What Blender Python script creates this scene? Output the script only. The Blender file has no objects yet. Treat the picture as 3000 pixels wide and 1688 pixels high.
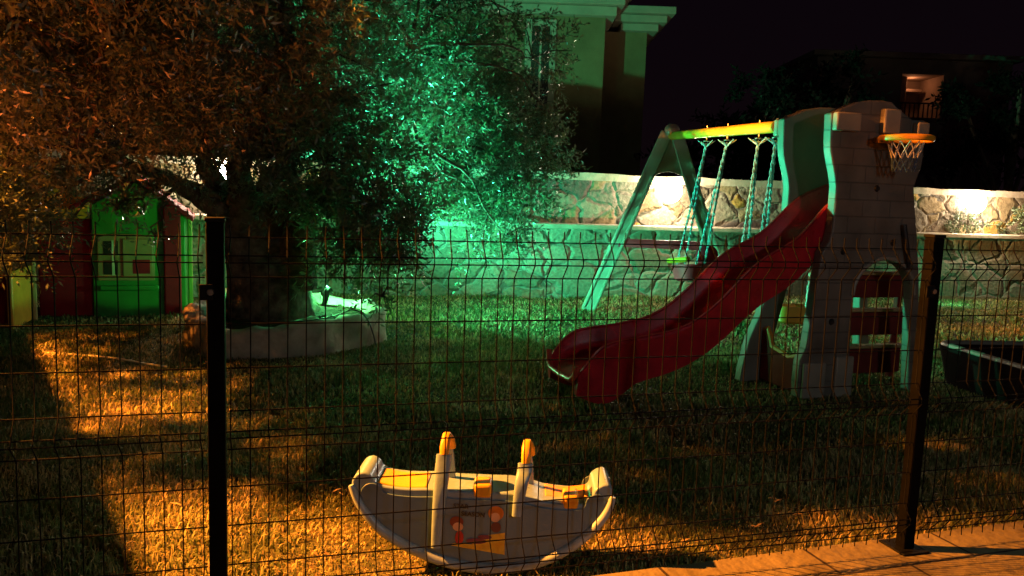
import bpy, bmesh, math, random
import numpy as np
from mathutils import Vector, Matrix, Euler

random.seed(7)
RNG = np.random.default_rng(11)
SC = bpy.context.scene
COL = SC.collection
R = math.radians

# ------------------------------------------------------------------ camera
F = 2300.0                      # focal length in pixels of a 3000 px wide frame
CAM = Vector((0, 0, 1.37))
ROT = (Euler((R(90 - 6.8), 0, 0)).to_matrix() @ Matrix.Rotation(R(2.0), 3, 'Z'))
cd = bpy.data.cameras.new("camera")
cam = bpy.data.objects.new("camera", cd)
COL.objects.link(cam)
cam.matrix_world = Matrix.Translation(CAM) @ ROT.to_4x4()
cd.sensor_width = 36.0
cd.lens = F / 3000 * 36
cd.clip_start = 0.05
cd.clip_end = 600
SC.camera = cam


def ray(px, py):
    return ROT @ Vector(((px - 1500) / F, -(py - 844) / F, -1.0))


def G(px, py, z=0.0):           # where a sight line meets a level plane
    d = ray(px, py)
    return CAM + d * ((z - CAM.z) / d.z)


def D(px, py, Y):               # where a sight line reaches depth Y
    d = ray(px, py)
    return CAM + d * ((Y - CAM.y) / d.y)


# ------------------------------------------------------------------ materials
def nodes_of(name):
    m = bpy.data.materials.new(name)
    m.use_nodes = True
    nt = m.node_tree
    return m, nt, nt.nodes, nt.links, nt.nodes["Principled BSDF"]


def noise_mat(name, c1, c2, scale=8.0, rough=0.6, bump=0.0, bscale=40.0, detail=4, spec=0.5, metallic=0.0, rvar=0.15, trans=0.0):
    m, nt, N, L, P = nodes_of(name)
    tc = N.new("ShaderNodeTexCoord")
    n = N.new("ShaderNodeTexNoise")
    n.inputs["Scale"].default_value = scale
    n.inputs["Detail"].default_value = detail
    n.inputs["Roughness"].default_value = 0.6
    L.new(tc.outputs["Object"], n.inputs["Vector"])
    r = N.new("ShaderNodeValToRGB")
    r.color_ramp.elements[0].position = 0.32
    r.color_ramp.elements[1].position = 0.68
    r.color_ramp.elements[0].color = (*c1, 1)
    r.color_ramp.elements[1].color = (*c2, 1)
    L.new(n.outputs["Fac"], r.inputs["Fac"])
    L.new(r.outputs["Color"], P.inputs["Base Color"])
    mr = N.new("ShaderNodeMapRange")
    mr.inputs["To Min"].default_value = max(0.02, rough - rvar)
    mr.inputs["To Max"].default_value = min(1.0, rough + rvar)
    n2 = N.new("ShaderNodeTexNoise")
    n2.inputs["Scale"].default_value = scale * 3.1
    L.new(tc.outputs["Object"], n2.inputs["Vector"])
    L.new(n2.outputs["Fac"], mr.inputs["Value"])
    L.new(mr.outputs["Result"], P.inputs["Roughness"])
    P.inputs["Specular IOR Level"].default_value = spec
    P.inputs["Metallic"].default_value = metallic
    if bump:
        b = N.new("ShaderNodeBump")
        b.inputs["Strength"].default_value = bump
        b.inputs["Distance"].default_value = 0.02
        n3 = N.new("ShaderNodeTexNoise")
        n3.inputs["Scale"].default_value = bscale
        n3.inputs["Detail"].default_value = 5
        L.new(tc.outputs["Object"], n3.inputs["Vector"])
        L.new(n3.outputs["Fac"], b.inputs["Height"])
        L.new(b.outputs["Normal"], P.inputs["Normal"])
    return m


def plastic(name, c, dirt=0.75, rough=0.38, scale=5.0):
    return noise_mat(name, tuple(v * dirt for v in c), c, scale=scale, rough=rough, bump=0.06, bscale=60, spec=0.45)


def stone_wall_mat(name, scale, mortar, cols, mw=0.05, flat=True):
    m, nt, N, L, P = nodes_of(name)
    tc = N.new("ShaderNodeTexCoord")
    mp = N.new("ShaderNodeMapping")
    mp.inputs["Scale"].default_value = (1, 0.02 if flat else 1, 1.15)
    L.new(tc.outputs["Object"], mp.inputs["Vector"])
    nz = N.new("ShaderNodeTexNoise")
    nz.inputs["Scale"].default_value = 3.2
    nz.inputs["Detail"].default_value = 3
    L.new(mp.outputs["Vector"], nz.inputs["Vector"])
    mix = N.new("ShaderNodeMixRGB")
    mix.blend_type = 'LINEAR_LIGHT'
    mix.inputs["Fac"].default_value = 0.13
    L.new(mp.outputs["Vector"], mix.inputs["Color1"])
    L.new(nz.outputs["Color"], mix.inputs["Color2"])
    ve = N.new("ShaderNodeTexVoronoi"); ve.feature = 'DISTANCE_TO_EDGE'; ve.inputs["Scale"].default_value = scale
    vc = N.new("ShaderNodeTexVoronoi"); vc.feature = 'F1'; vc.inputs["Scale"].default_value = scale
    L.new(mix.outputs["Color"], ve.inputs["Vector"])
    L.new(mix.outputs["Color"], vc.inputs["Vector"])
    sep = N.new("ShaderNodeSeparateColor")
    L.new(vc.outputs["Color"], sep.inputs["Color"])
    ramp = N.new("ShaderNodeValToRGB")
    ramp.color_ramp.interpolation = 'CONSTANT'
    els = ramp.color_ramp.elements
    els[0].color = (*cols[0], 1)
    els[1].position = 1.0 / len(cols); els[1].color = (*cols[1], 1)
    for i, c in enumerate(cols[2:], 2):
        e = els.new(i / len(cols)); e.color = (*c, 1)
    L.new(sep.outputs["Red"], ramp.inputs["Fac"])
    n2 = N.new("ShaderNodeTexNoise"); n2.inputs["Scale"].default_value = 22; n2.inputs["Detail"].default_value = 6
    L.new(tc.outputs["Object"], n2.inputs["Vector"])
    mul = N.new("ShaderNodeMixRGB"); mul.blend_type = 'MULTIPLY'; mul.inputs["Fac"].default_value = 0.75
    r2 = N.new("ShaderNodeValToRGB"); r2.color_ramp.elements[0].position = .3; r2.color_ramp.elements[0].color = (.45, .45, .45, 1); r2.color_ramp.elements[1].position = .65
    L.new(n2.outputs["Fac"], r2.inputs["Fac"])
    L.new(ramp.outputs["Color"], mul.inputs["Color1"]); L.new(r2.outputs["Color"], mul.inputs["Color2"])
    # mortar, with darker open cracks along some joints
    n4 = N.new("ShaderNodeTexNoise"); n4.inputs["Scale"].default_value = 2.3
    L.new(tc.outputs["Object"], n4.inputs["Vector"])
    crack = N.new("ShaderNodeValToRGB"); crack.color_ramp.elements[0].position = .52; crack.color_ramp.elements[1].position = .6
    crack.color_ramp.elements[0].color = (*mortar, 1); crack.color_ramp.elements[1].color = tuple(v * .35 for v in mortar) + (1,)
    L.new(n4.outputs["Fac"], crack.inputs["Fac"])
    st = N.new("ShaderNodeMapRange"); st.interpolation_type = 'SMOOTHSTEP'
    st.inputs["From Min"].default_value = mw * .35; st.inputs["From Max"].default_value = mw
    L.new(ve.outputs["Distance"], st.inputs["Value"])
    fm = N.new("ShaderNodeMixRGB")
    L.new(st.outputs["Result"], fm.inputs["Fac"]); L.new(crack.outputs["Color"], fm.inputs["Color1"]); L.new(mul.outputs["Color"], fm.inputs["Color2"])
    L.new(fm.outputs["Color"], P.inputs["Base Color"])
    P.inputs["Roughness"].default_value = .9
    P.inputs["Specular IOR Level"].default_value = .2
    st2 = N.new("ShaderNodeMapRange"); st2.inputs["From Max"].default_value = mw * 2.6
    L.new(ve.outputs["Distance"], st2.inputs["Value"])
    add = N.new("ShaderNodeMath"); add.operation = 'MULTIPLY_ADD'; add.inputs[1].default_value = .55
    L.new(n2.outputs["Fac"], add.inputs[0]); L.new(st2.outputs["Result"], add.inputs[2])
    b = N.new("ShaderNodeBump"); b.inputs["Strength"].default_value = .9; b.inputs["Distance"].default_value = .04
    L.new(add.outputs[0], b.inputs["Height"]); L.new(b.outputs["Normal"], P.inputs["Normal"])
    return m


def brick_plastic(name, c, dirt=.5):
    """moulded plastic with a shallow block pattern"""
    m, nt, N, L, P = nodes_of(name)
    tc = N.new("ShaderNodeTexCoord")
    sp = N.new("ShaderNodeSeparateXYZ"); cb = N.new("ShaderNodeCombineXYZ")
    L.new(tc.outputs["Object"], sp.inputs[0]); L.new(sp.outputs["X"], cb.inputs["X"]); L.new(sp.outputs["Z"], cb.inputs["Y"])
    br = N.new("ShaderNodeTexBrick")
    br.inputs["Scale"].default_value = 1.0
    br.inputs["Brick Width"].default_value = .235
    br.inputs["Row Height"].default_value = .118
    br.inputs["Mortar Size"].default_value = .006
    br.inputs["Mortar Smooth"].default_value = .5
    L.new(cb.outputs[0], br.inputs["Vector"])
    n = N.new("ShaderNodeTexNoise"); n.inputs["Scale"].default_value = 4; n.inputs["Detail"].default_value = 6
    L.new(tc.outputs["Object"], n.inputs["Vector"])
    r = N.new("ShaderNodeValToRGB"); r.color_ramp.elements[0].position = .3; r.color_ramp.elements[1].position = .7
    r.color_ramp.elements[0].color = (*[v * dirt for v in c], 1); r.color_ramp.elements[1].color = (*c, 1)
    L.new(n.outputs["Fac"], r.inputs["Fac"])
    mx = N.new("ShaderNodeMixRGB"); mx.blend_type = 'MULTIPLY'
    mx.inputs["Color2"].default_value = (.68, .68, .68, 1)
    L.new(br.outputs["Fac"], mx.inputs["Fac"]); L.new(r.outputs["Color"], mx.inputs["Color1"])
    L.new(mx.outputs["Color"], P.inputs["Base Color"])
    inv = N.new("ShaderNodeMath"); inv.operation = 'SUBTRACT'; inv.inputs[0].default_value = 1.0
    L.new(br.outputs["Fac"], inv.inputs[1])
    n2 = N.new("ShaderNodeTexNoise"); n2.inputs["Scale"].default_value = 55
    L.new(tc.outputs["Object"], n2.inputs["Vector"])
    ma = N.new("ShaderNodeMath"); ma.operation = 'MULTIPLY_ADD'; ma.inputs[1].default_value = .12
    L.new(n2.outputs["Fac"], ma.inputs[0]); L.new(inv.outputs[0], ma.inputs[2])
    b = N.new("ShaderNodeBump"); b.inputs["Strength"].default_value = .5; b.inputs["Distance"].default_value = .008
    L.new(ma.outputs[0], b.inputs["Height"]); L.new(b.outputs["Normal"], P.inputs["Normal"])
    P.inputs["Roughness"].default_value = .5
    return m


def emit(name, c, s):
    m, nt, N, L, P = nodes_of(name)
    P.inputs["Base Color"].default_value = (*c, 1)
    P.inputs["Emission Color"].default_value = (*c, 1)
    P.inputs["Emission Strength"].default_value = s
    return m


def leaf_mat(name, c1, c2, rough=.34, trans=.25, under=(.17, .2, .14), spec=.55):
    m, nt, N, L, P = nodes_of(name)
    at = N.new("ShaderNodeAttribute"); at.attribute_name = "rnd"
    r = N.new("ShaderNodeValToRGB")
    r.color_ramp.elements[0].color = (*c1, 1); r.color_ramp.elements[1].color = (*c2, 1)
    L.new(at.outputs["Fac"], r.inputs["Fac"])
    # the pale underside of the leaf
    geo = N.new("ShaderNodeNewGeometry")
    mx = N.new("ShaderNodeMixRGB"); mx.inputs["Color2"].default_value = (*under, 1)
    mm = N.new("ShaderNodeMath"); mm.operation = 'MULTIPLY'; mm.inputs[1].default_value = .45
    L.new(geo.outputs["Backfacing"], mm.inputs[0]); L.new(mm.outputs[0], mx.inputs["Fac"]); L.new(r.outputs["Color"], mx.inputs["Color1"])
    L.new(mx.outputs["Color"], P.inputs["Base Color"])
    P.inputs["Roughness"].default_value = rough
    P.inputs["Specular IOR Level"].default_value = spec
    tr = N.new("ShaderNodeBsdfTranslucent")
    L.new(mx.outputs["Color"], tr.inputs["Color"])
    ms = N.new("ShaderNodeMixShader"); ms.inputs["Fac"].default_value = trans
    L.new(P.outputs["BSDF"], ms.inputs[1]); L.new(tr.outputs["BSDF"], ms.inputs[2])
    L.new(ms.outputs["Shader"], N["Material Output"].inputs["Surface"])
    return m


def grass_mat(name):
    m, nt, N, L, P = nodes_of(name)
    at = N.new("ShaderNodeAttribute"); at.attribute_name = "rnd"
    r = N.new("ShaderNodeValToRGB")
    e = r.color_ramp.elements
    e[0].color = (.06, .10, .025, 1); e[1].color = (.55, .43, .19, 1)
    a = e.new(.45); a.color = (.13, .155, .045, 1)
    b = e.new(.7); b.color = (.32, .27, .11, 1)
    geo = N.new("ShaderNodeNewGeometry")
    n = N.new("ShaderNodeTexNoise"); n.inputs["Scale"].default_value = 1.9; n.inputs["Detail"].default_value = 4
    L.new(geo.outputs["Position"], n.inputs["Vector"])
    ma = N.new("ShaderNodeMath"); ma.operation = 'MULTIPLY_ADD'; ma.inputs[1].default_value = 1.5; ma.inputs[2].default_value = -.72
    L.new(n.outputs["Fac"], ma.inputs[0])
    ad = N.new("ShaderNodeMath"); ad.operation = 'ADD'
    L.new(ma.outputs[0], ad.inputs[0])
    L.new(at.outputs["Fac"], ad.inputs[1]); L.new(ad.outputs[0], r.inputs["Fac"])
    L.new(r.outputs["Color"], P.inputs["Base Color"])
    P.inputs["Roughness"].default_value = .6
    P.inputs["Specular IOR Level"].default_value = .2
    tr = N.new("ShaderNodeBsdfTranslucent"); L.new(r.outputs["Color"], tr.inputs["Color"])
    ms = N.new("ShaderNodeMixShader"); ms.inputs["Fac"].default_value = .3
    L.new(P.outputs["BSDF"], ms.inputs[1]); L.new(tr.outputs["BSDF"], ms.inputs[2])
    L.new(ms.outputs["Shader"], N["Material Output"].inputs["Surface"])
    return m


# ------------------------------------------------------------------ mesh helpers
class MB:
    def __init__(self):
        self.v = []; self.f = []

    def add(self, vs, fs):
        o = len(self.v)
        self.v += [tuple(p) for p in vs]
        self.f += [tuple(i + o for i in f) for f in fs]
        return self

    def box(self, x0, x1, y0, y1, z0, z1, M=None):
        vs = [Vector(p) for p in ((x0, y0, z0), (x1, y0, z0), (x1, y1, z0), (x0, y1, z0), (x0, y0, z1), (x1, y0, z1), (x1, y1, z1), (x0, y1, z1))]
        if M: vs = [M @ p for p in vs]
        return self.add(vs, [(0, 3, 2, 1), (4, 5, 6, 7), (0, 1, 5, 4), (1, 2, 6, 5), (2, 3, 7, 6), (3, 0, 4, 7)])

    def bar(self, a, b, w, t, up=Vector((0, 0, 1)), w2=None, t2=None):
        """tapered rectangular bar from a to b; w across, t along the second axis"""
        a = Vector(a); b = Vector(b); d = (b - a).normalized()
        s = d.cross(up)
        if s.length < 1e-4: s = d.cross(Vector((0, 1, 0)))
        s.normalize(); u = s.cross(d).normalized()
        w2 = w if w2 is None else w2; t2 = t if t2 is None else t2
        vs = []
        for p, ww, tt in ((a, w, t), (b, w2, t2)):
            for i, j in ((-1, -1), (1, -1), (1, 1), (-1, 1)):
                vs.append(p + s * (i * ww / 2) + u * (j * tt / 2))
        return self.add(vs, [(0, 1, 2, 3), (7, 6, 5, 4), (0, 4, 5, 1), (1, 5, 6, 2), (2, 6, 7, 3), (3, 7, 4, 0)])

    def tube(self, pts, r, n=8, cap=True, sx=1.0, jitter=0.0, rnd=None):
        pts = [Vector(p) for p in pts]
        rs = r if isinstance(r, (list, tuple)) else [r] * len(pts)
        rings = []
        ref = None
        for i, p in enumerate(pts):
            a = pts[max(i - 1, 0)]; b = pts[min(i + 1, len(pts) - 1)]
            d = (b - a).normalized()
            if ref is None:
                ref = Vector((0, 0, 1)) if abs(d.z) < .9 else Vector((1, 0, 0))
                s = d.cross(ref).normalized()
            else:
                s = (s - d * s.dot(d)).normalized()
            u = d.cross(s)
            ring = []
            for k in range(n):
                t = 2 * math.pi * k / n
                rr = rs[i] * (1 + (rnd.uniform(-jitter, jitter) if rnd else 0))
                ring.append(p + s * (math.cos(t) * rr * sx) + u * (math.sin(t) * rr))
            rings.append(ring)
        vs = [q for g in rings for q in g]
        fs = []
        for i in range(len(pts) - 1):
            for k in range(n):
                fs.append((i * n + k, i * n + (k + 1) % n, (i + 1) * n + (k + 1) % n, (i + 1) * n + k))
        if cap:
            fs.append(tuple(range(n - 1, -1, -1)))
            fs.append(tuple((len(pts) - 1) * n + k for k in range(n)))
        return self.add(vs, fs)

    def prism(self, outline, y0, y1):
        """outline of (x,z) counter-clockwise seen from -y, extruded from y0 to y1"""
        n = len(outline)
        vs = [(x, y0, z) for x, z in outline] + [(x, y1, z) for x, z in outline]
        fs = [tuple(range(n)), tuple(range(2 * n - 1, n - 1, -1))]
        fs += [(i, i + n, (i + 1) % n + n, (i + 1) % n) for i in range(n)]
        return self.add(vs, fs)

    def loft(self, rings, closed=True, cap=True):
        n = len(rings[0]); vs = [q for g in rings for q in g]; fs = []
        for i in range(len(rings) - 1):
            for k in range(n if closed else n - 1):
                fs.append((i * n + k, i * n + (k + 1) % n, (i + 1) * n + (k + 1) % n, (i + 1) * n + k))
        if cap and closed:
            fs.append(tuple(range(n - 1, -1, -1))); fs.append(tuple((len(rings) - 1) * n + k for k in range(n)))
        return self.add(vs, fs)

    def torus(self, c, Rr, r, n=28, m=8, sz=1.0):
        c = Vector(c); rings = []
        for i in range(n):
            a = 2 * math.pi * i / n
            rings.append([c + Vector((math.cos(a) * (Rr + r * math.cos(b)), math.sin(a) * (Rr + r * math.cos(b)), r * sz * math.sin(b))) for b in (2 * math.pi * k / m for k in range(m))])
        rings.append(rings[0])
        return self.loft(rings, cap=False)

    def ball(self, c, r, n=12, m=8, s=(1, 1, 1)):
        c = Vector(c); rings = []
        for j in range(1, m):
            t = math.pi * j / m
            rings.append([c + Vector((r * s[0] * math.sin(t) * math.cos(2 * math.pi * k / n), r * s[1] * math.sin(t) * math.sin(2 * math.pi * k / n), -r * s[2] * math.cos(t))) for k in range(n)])
        return self.loft(rings)

    def build(self, name, mat, parent=None, smooth=False, bevel=0.0, seg=2, fix=True, angle=40):
        me = bpy.data.meshes.new(name)
        me.from_pydata([tuple(p) for p in self.v], [], self.f)
        if fix:
            bm = bmesh.new(); bm.from_mesh(me)
            bmesh.ops.recalc_face_normals(bm, faces=bm.faces)
            bm.to_mesh(me); bm.free()
        me.materials.append(mat)
        o = bpy.data.objects.new(name, me)
        COL.objects.link(o)
        if parent: o.parent = parent
        if bevel:
            b = o.modifiers.new("bevel", 'BEVEL'); b.width = bevel; b.segments = seg; b.limit_method = 'ANGLE'; b.angle_limit = R(35)
        if smooth or bevel:
            me.polygons.foreach_set("use_smooth", [True] * len(me.polygons))
            try:
                me.set_sharp_from_angle(angle=R(angle))
            except Exception:
                pass
        return o


def tag(o, label, cat, group=None, kind=None):
    o['label'] = label
    o['category'] = cat
    if group: o['group'] = group
    if kind: o['kind'] = kind
    return o


def thing(name, label, cat, loc=(0, 0, 0), rotz=0.0, group=None):
    o = bpy.data.objects.new(name, None)
    COL.objects.link(o)
    o.location = loc; o.rotation_euler = (0, 0, rotz)
    o.empty_display_size = .2
    return tag(o, label, cat, group)


def structure(o):
    o['kind'] = 'structure'
    return o


def np_mesh(name, V, Fc, mat, parent=None, rnd=None, smooth=False):
    """V (n,3), Fc (m,k) arrays, one rnd value per face"""
    me = bpy.data.meshes.new(name)
    k = Fc.shape[1]
    me.vertices.add(len(V)); me.vertices.foreach_set("co", V.astype(np.float32).ravel())
    me.loops.add(Fc.size); me.loops.foreach_set("vertex_index", Fc.astype(np.int32).ravel())
    me.polygons.add(len(Fc)); me.polygons.foreach_set("loop_start", np.arange(0, Fc.size, k, dtype=np.int32))
    me.update(calc_edges=True); me.validate()
    if rnd is not None:
        a = me.attributes.new("rnd", 'FLOAT', 'FACE'); a.data.foreach_set("value", rnd.astype(np.float32))
    me.materials.append(mat)
    o = bpy.data.objects.new(name, me); COL.objects.link(o)
    if parent: o.parent = parent
    return o


def lerp_tab(tab, s):
    xs = [t[0] for t in tab]
    return float(np.interp(s, xs, [t[1] for t in tab]))


def spline(tab, n):
    """smooth (Catmull-Rom) resample of a list of tuples"""
    P = [Vector(t) for t in tab]; out = []
    for i in range(len(P) - 1):
        p0 = P[max(i - 1, 0)]; p1 = P[i]; p2 = P[i + 1]; p3 = P[min(i + 2, len(P) - 1)]
        for j in range(n):
            t = j / n
            out.append(.5 * ((2 * p1) + (p2 - p0) * t + (2 * p0 - 5 * p1 + 4 * p2 - p3) * t * t + (3 * p1 - p0 - 3 * p2 + p3) * t ** 3))
    out.append(P[-1])
    return out


# ------------------------------------------------------------------ the materials used
M_soil = noise_mat("lawn_soil", (.035, .042, .015), (.10, .09, .035), scale=5, rough=.95, bump=.6, bscale=60, spec=.1)
M_grass = grass_mat("grass_blades")
M_path = noise_mat("path_stone", (.075, .055, .036), (.135, .105, .07), scale=3.5, rough=.9, bump=.7, bscale=18, spec=.15, detail=8)
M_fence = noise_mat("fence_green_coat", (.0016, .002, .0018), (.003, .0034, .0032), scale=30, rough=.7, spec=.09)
M_bolt = noise_mat("bolt_steel", (.35, .33, .3), (.5, .47, .42), scale=40, rough=.35, metallic=1)
M_wall_stone = stone_wall_mat("wall_stone", 2.5, (.22, .18, .13), [(.25, .20, .14), (.14, .11, .07), (.29, .24, .17), (.20, .13, .07), (.26, .19, .10), (.12, .10, .08), (.22, .19, .14), (.36, .21, .05)], .045)
M_low_stone = stone_wall_mat("low_wall_stone", 2.2, (.30, .28, .21), [(.33, .28, .19), (.24, .20, .13), (.37, .31, .22), (.27, .22, .14), (.35, .29, .20)], .04)
M_cap = noise_mat("wall_render", (.30, .25, .18), (.46, .39, .29), scale=5, rough=.95, bump=.5, bscale=25, spec=.15)
M_planter = noise_mat("planter_stone", (.24, .21, .15), (.52, .46, .36), scale=4.5, rough=.95, bump=1.0, bscale=14, spec=.15)
M_mulch = noise_mat("planter_soil", (.018, .013, .009), (.06, .042, .028), scale=14, rough=1, bump=1, bscale=40, spec=.05)
M_bark = noise_mat("olive_bark", (.035, .028, .02), (.17, .135, .095), scale=9, rough=.95, bump=1.0, bscale=22, spec=.1)
M_leaf = leaf_mat("olive_leaf", (.045, .075, .030), (.13, .16, .075), trans=.32)
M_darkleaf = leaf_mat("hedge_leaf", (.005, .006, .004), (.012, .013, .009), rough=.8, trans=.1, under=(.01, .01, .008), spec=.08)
M_red = plastic("slide_red", (.58, .018, .034), dirt=.6, rough=.33, scale=7)
M_redworn_hi = plastic("slide_worn_highlight", (.62, .09, .06), rough=.28)  # worn colour of the lip; on the rims it stands for a highlight
M_beige = brick_plastic("castle_beige", (.215, .185, .145))
M_beige_inner = plastic("castle_inner", (.20, .175, .135), rough=.5)
M_beige_plain = plastic("frame_beige", (.33, .29, .22), rough=.45)
M_yellow = plastic("yellow_plastic", (.66, .33, .012), rough=.45)
M_orange = plastic("orange_plastic", (.75, .30, .03), rough=.45)
M_rope = noise_mat("rope_blue", (.06, .22, .32), (.35, .6, .62), scale=70, rough=.8, bump=.8, bscale=120)
M_net_w = noise_mat("net_white", (.55, .53, .48), (.75, .72, .66), scale=30, rough=.8)
M_net_b = noise_mat("net_blue", (.02, .05, .12), (.04, .09, .2), scale=30, rough=.8)
M_black = noise_mat("black_rubber", (.008, .008, .008), (.02, .02, .02), scale=20, rough=.5)
M_green = plastic("house_green", (.03, .22, .03), rough=.4)
M_tread = noise_mat("tread_red", (.15, .02, .018), (.21, .03, .024), scale=6, rough=.8, spec=.1)
M_tread_edge = noise_mat("tread_edge", (.36, .22, .10), (.48, .30, .15), scale=6, rough=.7, spec=.15)
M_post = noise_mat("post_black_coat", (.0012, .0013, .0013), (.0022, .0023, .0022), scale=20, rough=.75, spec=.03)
M_brightred = plastic("brace_red", (.62, .03, .05), rough=.4)
M_hred = noise_mat("house_red", (.24, .009, .016), (.32, .012, .022), scale=5, rough=.75, spec=.12, bump=.06, bscale=60)
M_tan = plastic("window_tan", (.36, .22, .08), rough=.5)
M_lime = plastic("lime_trim", (.28, .36, .05), rough=.5)
M_cream = plastic("mullion_cream", (.65, .6, .38), rough=.5)
M_door = plastic("door_yellow", (.70, .30, .03), rough=.42)
M_grey = plastic("rocker_grey", (.17, .275, .345), dirt=.85, rough=.34)
M_rim = plastic("rocker_rim", (.25, .35, .41), dirt=.85, rough=.36)
M_panelblue = plastic("rocker_panel", (.095, .18, .245), dirt=.8, rough=.42)
M_plaster = noise_mat("house_plaster", (.12, .085, .04), (.17, .125, .06), scale=2, rough=.95, bump=.3, bscale=40, spec=.1)
M_cornice = noise_mat("cornice_plaster", (.22, .19, .13), (.28, .25, .17), scale=3, rough=.9, bump=.2, spec=.15)
M_glass = noise_mat("dark_glass", (.022, .019, .014), (.035, .028, .02), scale=3, rough=.25, spec=.4)
M_farwall = noise_mat("far_plaster", (.20, .15, .12), (.28, .21, .16), scale=1.5, rough=.95, spec=.1)
M_bulb = emit("lamp_globe", (1.0, .86, .66), 60.0)
M_dark = noise_mat("dark_tub", (.015, .008, .008), (.025, .012, .012), scale=5, rough=.85, spec=.06)
M_litter = noise_mat("dry_leaf", (.10, .06, .025), (.34, .24, .11), scale=6, rough=.7, spec=.2)
M_hose = noise_mat("hose_tan", (.40, .36, .16), (.55, .5, .25), scale=30, rough=.6)

def slab_mat(name, c1, c2):
    m = noise_mat(name, c1, c2, scale=3.5, rough=.9, bump=.7, bscale=18, spec=.15, detail=8)
    nt = m.node_tree; N = nt.nodes; L = nt.links; P = N["Principled BSDF"]
    tc = N.new("ShaderNodeTexCoord")
    mp = N.new("ShaderNodeMapping"); mp.inputs["Location"].default_value = (.13, .42, 0); L.new(tc.outputs["Object"], mp.inputs["Vector"])
    br = N.new("ShaderNodeTexBrick"); br.inputs["Scale"].default_value = 1
    br.inputs["Brick Width"].default_value = .62; br.inputs["Row Height"].default_value = .40; br.inputs["Mortar Size"].default_value = .007; br.inputs["Mortar Smooth"].default_value = .3
    L.new(mp.outputs["Vector"], br.inputs["Vector"])
    old = P.inputs["Base Color"].links[0].from_socket
    mx = N.new("ShaderNodeMixRGB"); mx.inputs["Color2"].default_value = (.02, .016, .011, 1)
    L.new(br.outputs["Fac"], mx.inputs["Fac"]); L.new(old, mx.inputs["Color1"]); L.new(mx.outputs["Color"], P.inputs["Base Color"])
    return m


M_slab = slab_mat("path_slabs", (.085, .072, .036), (.16, .14, .075))
# ------------------------------------------------------------------ ground
PZ = .06
POST_R = Vector((1.563, 2.896, 0)); POST_L = Vector((-.844, 2.1986, 0))
FU = (POST_R - POST_L).normalized()         # along the fence
ang_f = math.atan2(FU.y, FU.x)
ang_k = math.radians(18.2)
FN = Vector((math.sin(ang_k), -math.cos(ang_k), 0))   # across the path, towards the camera
KERB = Vector((1.566, 3.021, 0))            # on the far edge of the paved path


def lawn_z(x, y):
    return .018 * math.sin(x * 1.3 + .4) * math.cos(y * .9) + .012 * math.sin(x * 2.9 + y * 2.1)


def make_lawn():
    xs = np.concatenate([np.linspace(-150, -12, 12), np.linspace(-11, 13, 97), np.linspace(14, 150, 12)])
    ys = np.concatenate([np.linspace(-60, -3, 6), np.linspace(-2, 14, 65), np.linspace(15, 300, 20)])
    V = []; Fc = []
    for y in ys:
        for x in xs:
            inside = -11 < x < 13 and -2 < y < 14
            V.append((x, y, lawn_z(x, y) if inside else 0.0))
    nx = len(xs)
    for j in range(len(ys) - 1):
        for i in range(nx - 1):
            Fc.append((j * nx + i, j * nx + i + 1, (j + 1) * nx + i + 1, (j + 1) * nx + i))
    o = np_mesh("lawn", np.array(V), np.array(Fc), M_soil)
    o.data.polygons.foreach_set("use_smooth", [True] * len(o.data.polygons))
    structure(o)


make_lawn()

# paved path along the fence, a real step above the lawn
mb = MB()
mb.box(-9, 9, 0, 7.0, -.25, PZ)
p = mb.build("path", M_slab, None, bevel=.012)
p.location = KERB + FN * 7.0
p.rotation_euler = (0, 0, ang_k)
structure(p)

# ------------------------------------------------------------------ grass
PL_C = Vector((-2.06, 7.10, 0)); PL_R = .84


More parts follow.
